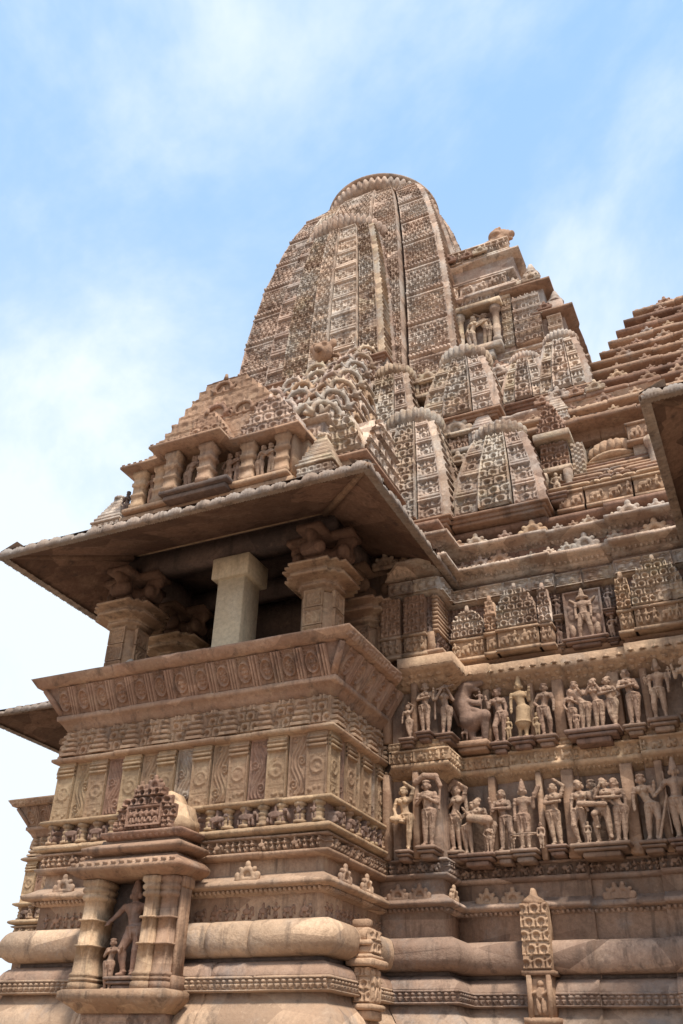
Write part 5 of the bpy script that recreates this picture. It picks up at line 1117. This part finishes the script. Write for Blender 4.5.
def stele2():
    r = thing('carved_stele', (-4.6, 10.75, .6), 'shorter weathered stele against the side of the balcony base', 'stele', 'carved steles on the base')
    x, y = -4.68, 10.72
    mb = MB()
    for x1, w, z0, z1 in ((.10, .16, .60, .70), (.13, .20, .70, .76), (.06, .14, .76, 1.14), (.15, .24, 1.14, 1.22), (.11, .19, 1.22, 1.27), (.06, .15, 1.27, 1.36), (.10, .18, 1.36, 1.42), (.05, .12, 1.42, 1.56), (.02, .07, 1.56, 1.66)): mb.cbox(x - .2, x + x1, y - w, y + w, z0, z1, .015)
    relief(mb, (x + .062, y - .13, .77), Y_, Z_, X_, .26, .36, lambda u, v: procession(u, v, .26, .36, 5, .13), .05, .012); relief(mb, (x + .062, y - .14, 1.28), Y_, Z_, X_, .28, .26, lambda u, v: lattice(u, v, .13, 5), .05, .012)
    relief(mb, (x - .12, y - .142, .77), X_, Z_, -Y_, .2, .36, lambda u, v: lattice(u, v, .13, 5), .04, .012); mb.build('body', BUFF, r)
stele2()

# ================================================================== CAMERA, SUN, SKY
cam = bpy.data.cameras.new('camera'); co = bpy.data.objects.new('camera', cam); C.objects.link(co)
cam.sensor_fit = 'VERTICAL'; cam.sensor_height = 24; cam.lens = 24 * 900.0 / 1024; cam.clip_end = 2000; cam.clip_start = .05
R_ = np.array(CAMR); M = Matrix(((R_[0][0], -R_[1][0], -R_[2][0], 0), (R_[0][1], -R_[1][1], -R_[2][1], 0), (R_[0][2], -R_[1][2], -R_[2][2], 0), (0, 0, 0, 1)))
co.matrix_world = M; bpy.context.scene.camera = co
SUN_EL, SUN_AZ = math.radians(63), math.radians(138)      # azimuth clockwise from +Y
sd = V3(math.sin(SUN_AZ) * math.cos(SUN_EL), math.cos(SUN_AZ) * math.cos(SUN_EL), math.sin(SUN_EL))
sl = bpy.data.lights.new('sun', 'SUN'); sl.energy = 4.3; sl.angle = math.radians(10); sl.color = (1, .94, .84)
so = bpy.data.objects.new('sun', sl); C.objects.link(so); so.rotation_euler = Vector(sd).to_track_quat('Z', 'Y').to_euler(); so.location = (0, 0, 60)
w = bpy.data.worlds.new('World'); bpy.context.scene.world = w; w.use_nodes = True; nt = w.node_tree; N = nt.nodes; L = nt.links
bg = N['Background']; sky = N.new('ShaderNodeTexSky'); sky.sky_type = 'NISHITA'; sky.sun_disc = False; sky.sun_elevation = SUN_EL; sky.sun_rotation = SUN_AZ; sky.air_density = 1.2; sky.dust_density = 1.5; sky.ozone_density = 1.2
tc = N.new('ShaderNodeTexCoord'); mpn = N.new('ShaderNodeMapping'); mpn.inputs['Scale'].default_value = (1.3, 1.3, 1.0); mpn.inputs['Location'].default_value = (.3, 1.7, .4); L.new(tc.outputs['Generated'], mpn.inputs[0])
nz = N.new('ShaderNodeTexNoise'); nz.inputs['Scale'].default_value = 1.5; nz.inputs['Detail'].default_value = 7; nz.inputs['Roughness'].default_value = .6; nz.inputs['Distortion'].default_value = .3; L.new(mpn.outputs[0], nz.inputs['Vector'])
mr_ = N.new('ShaderNodeMapRange'); mr_.interpolation_type = 'SMOOTHSTEP'; mr_.inputs['From Min'].default_value = .44; mr_.inputs['From Max'].default_value = .78; L.new(nz.outputs['Fac'], mr_.inputs['Value'])
sp_ = N.new('ShaderNodeSeparateXYZ'); L.new(tc.outputs['Generated'], sp_.inputs[0])
hz = N.new('ShaderNodeMapRange'); hz.interpolation_type = 'SMOOTHSTEP'; hz.inputs['From Min'].default_value = .85; hz.inputs['From Max'].default_value = .25; L.new(sp_.outputs['Z'], hz.inputs['Value'])
ad = N.new('ShaderNodeMath'); ad.operation = 'ADD'; ad.use_clamp = True; L.new(mr_.outputs[0], ad.inputs[0]); L.new(hz.outputs[0], ad.inputs[1])
sc_ = N.new('ShaderNodeMath'); sc_.operation = 'MULTIPLY'; sc_.operation = 'MULTIPLY_ADD'; sc_.inputs[1].default_value = .80; sc_.inputs[2].default_value = .06; L.new(ad.outputs[0], sc_.inputs[0])
mx = N.new('ShaderNodeMix'); mx.data_type = 'RGBA'; L.new(sc_.outputs[0], mx.inputs[0]); hzm = N.new('ShaderNodeMix'); hzm.data_type = 'RGBA'; hzm.inputs[0].default_value = .8; L.new(sky.outputs[0], hzm.inputs[6]); hzm.inputs[7].default_value = (3.3, 5.8, 9.4, 1); L.new(hzm.outputs[2], mx.inputs[6]); mx.inputs[7].default_value = (8.2, 8.8, 9.4, 1)
L.new(mx.outputs[2], bg.inputs['Color']); bg.inputs['Strength'].default_value = .096
vs = bpy.context.scene.view_settings; vs.view_transform = 'Standard'; vs.look = 'None'; vs.exposure = .4; vs.gamma = 1; vs.use_curve_mapping = False
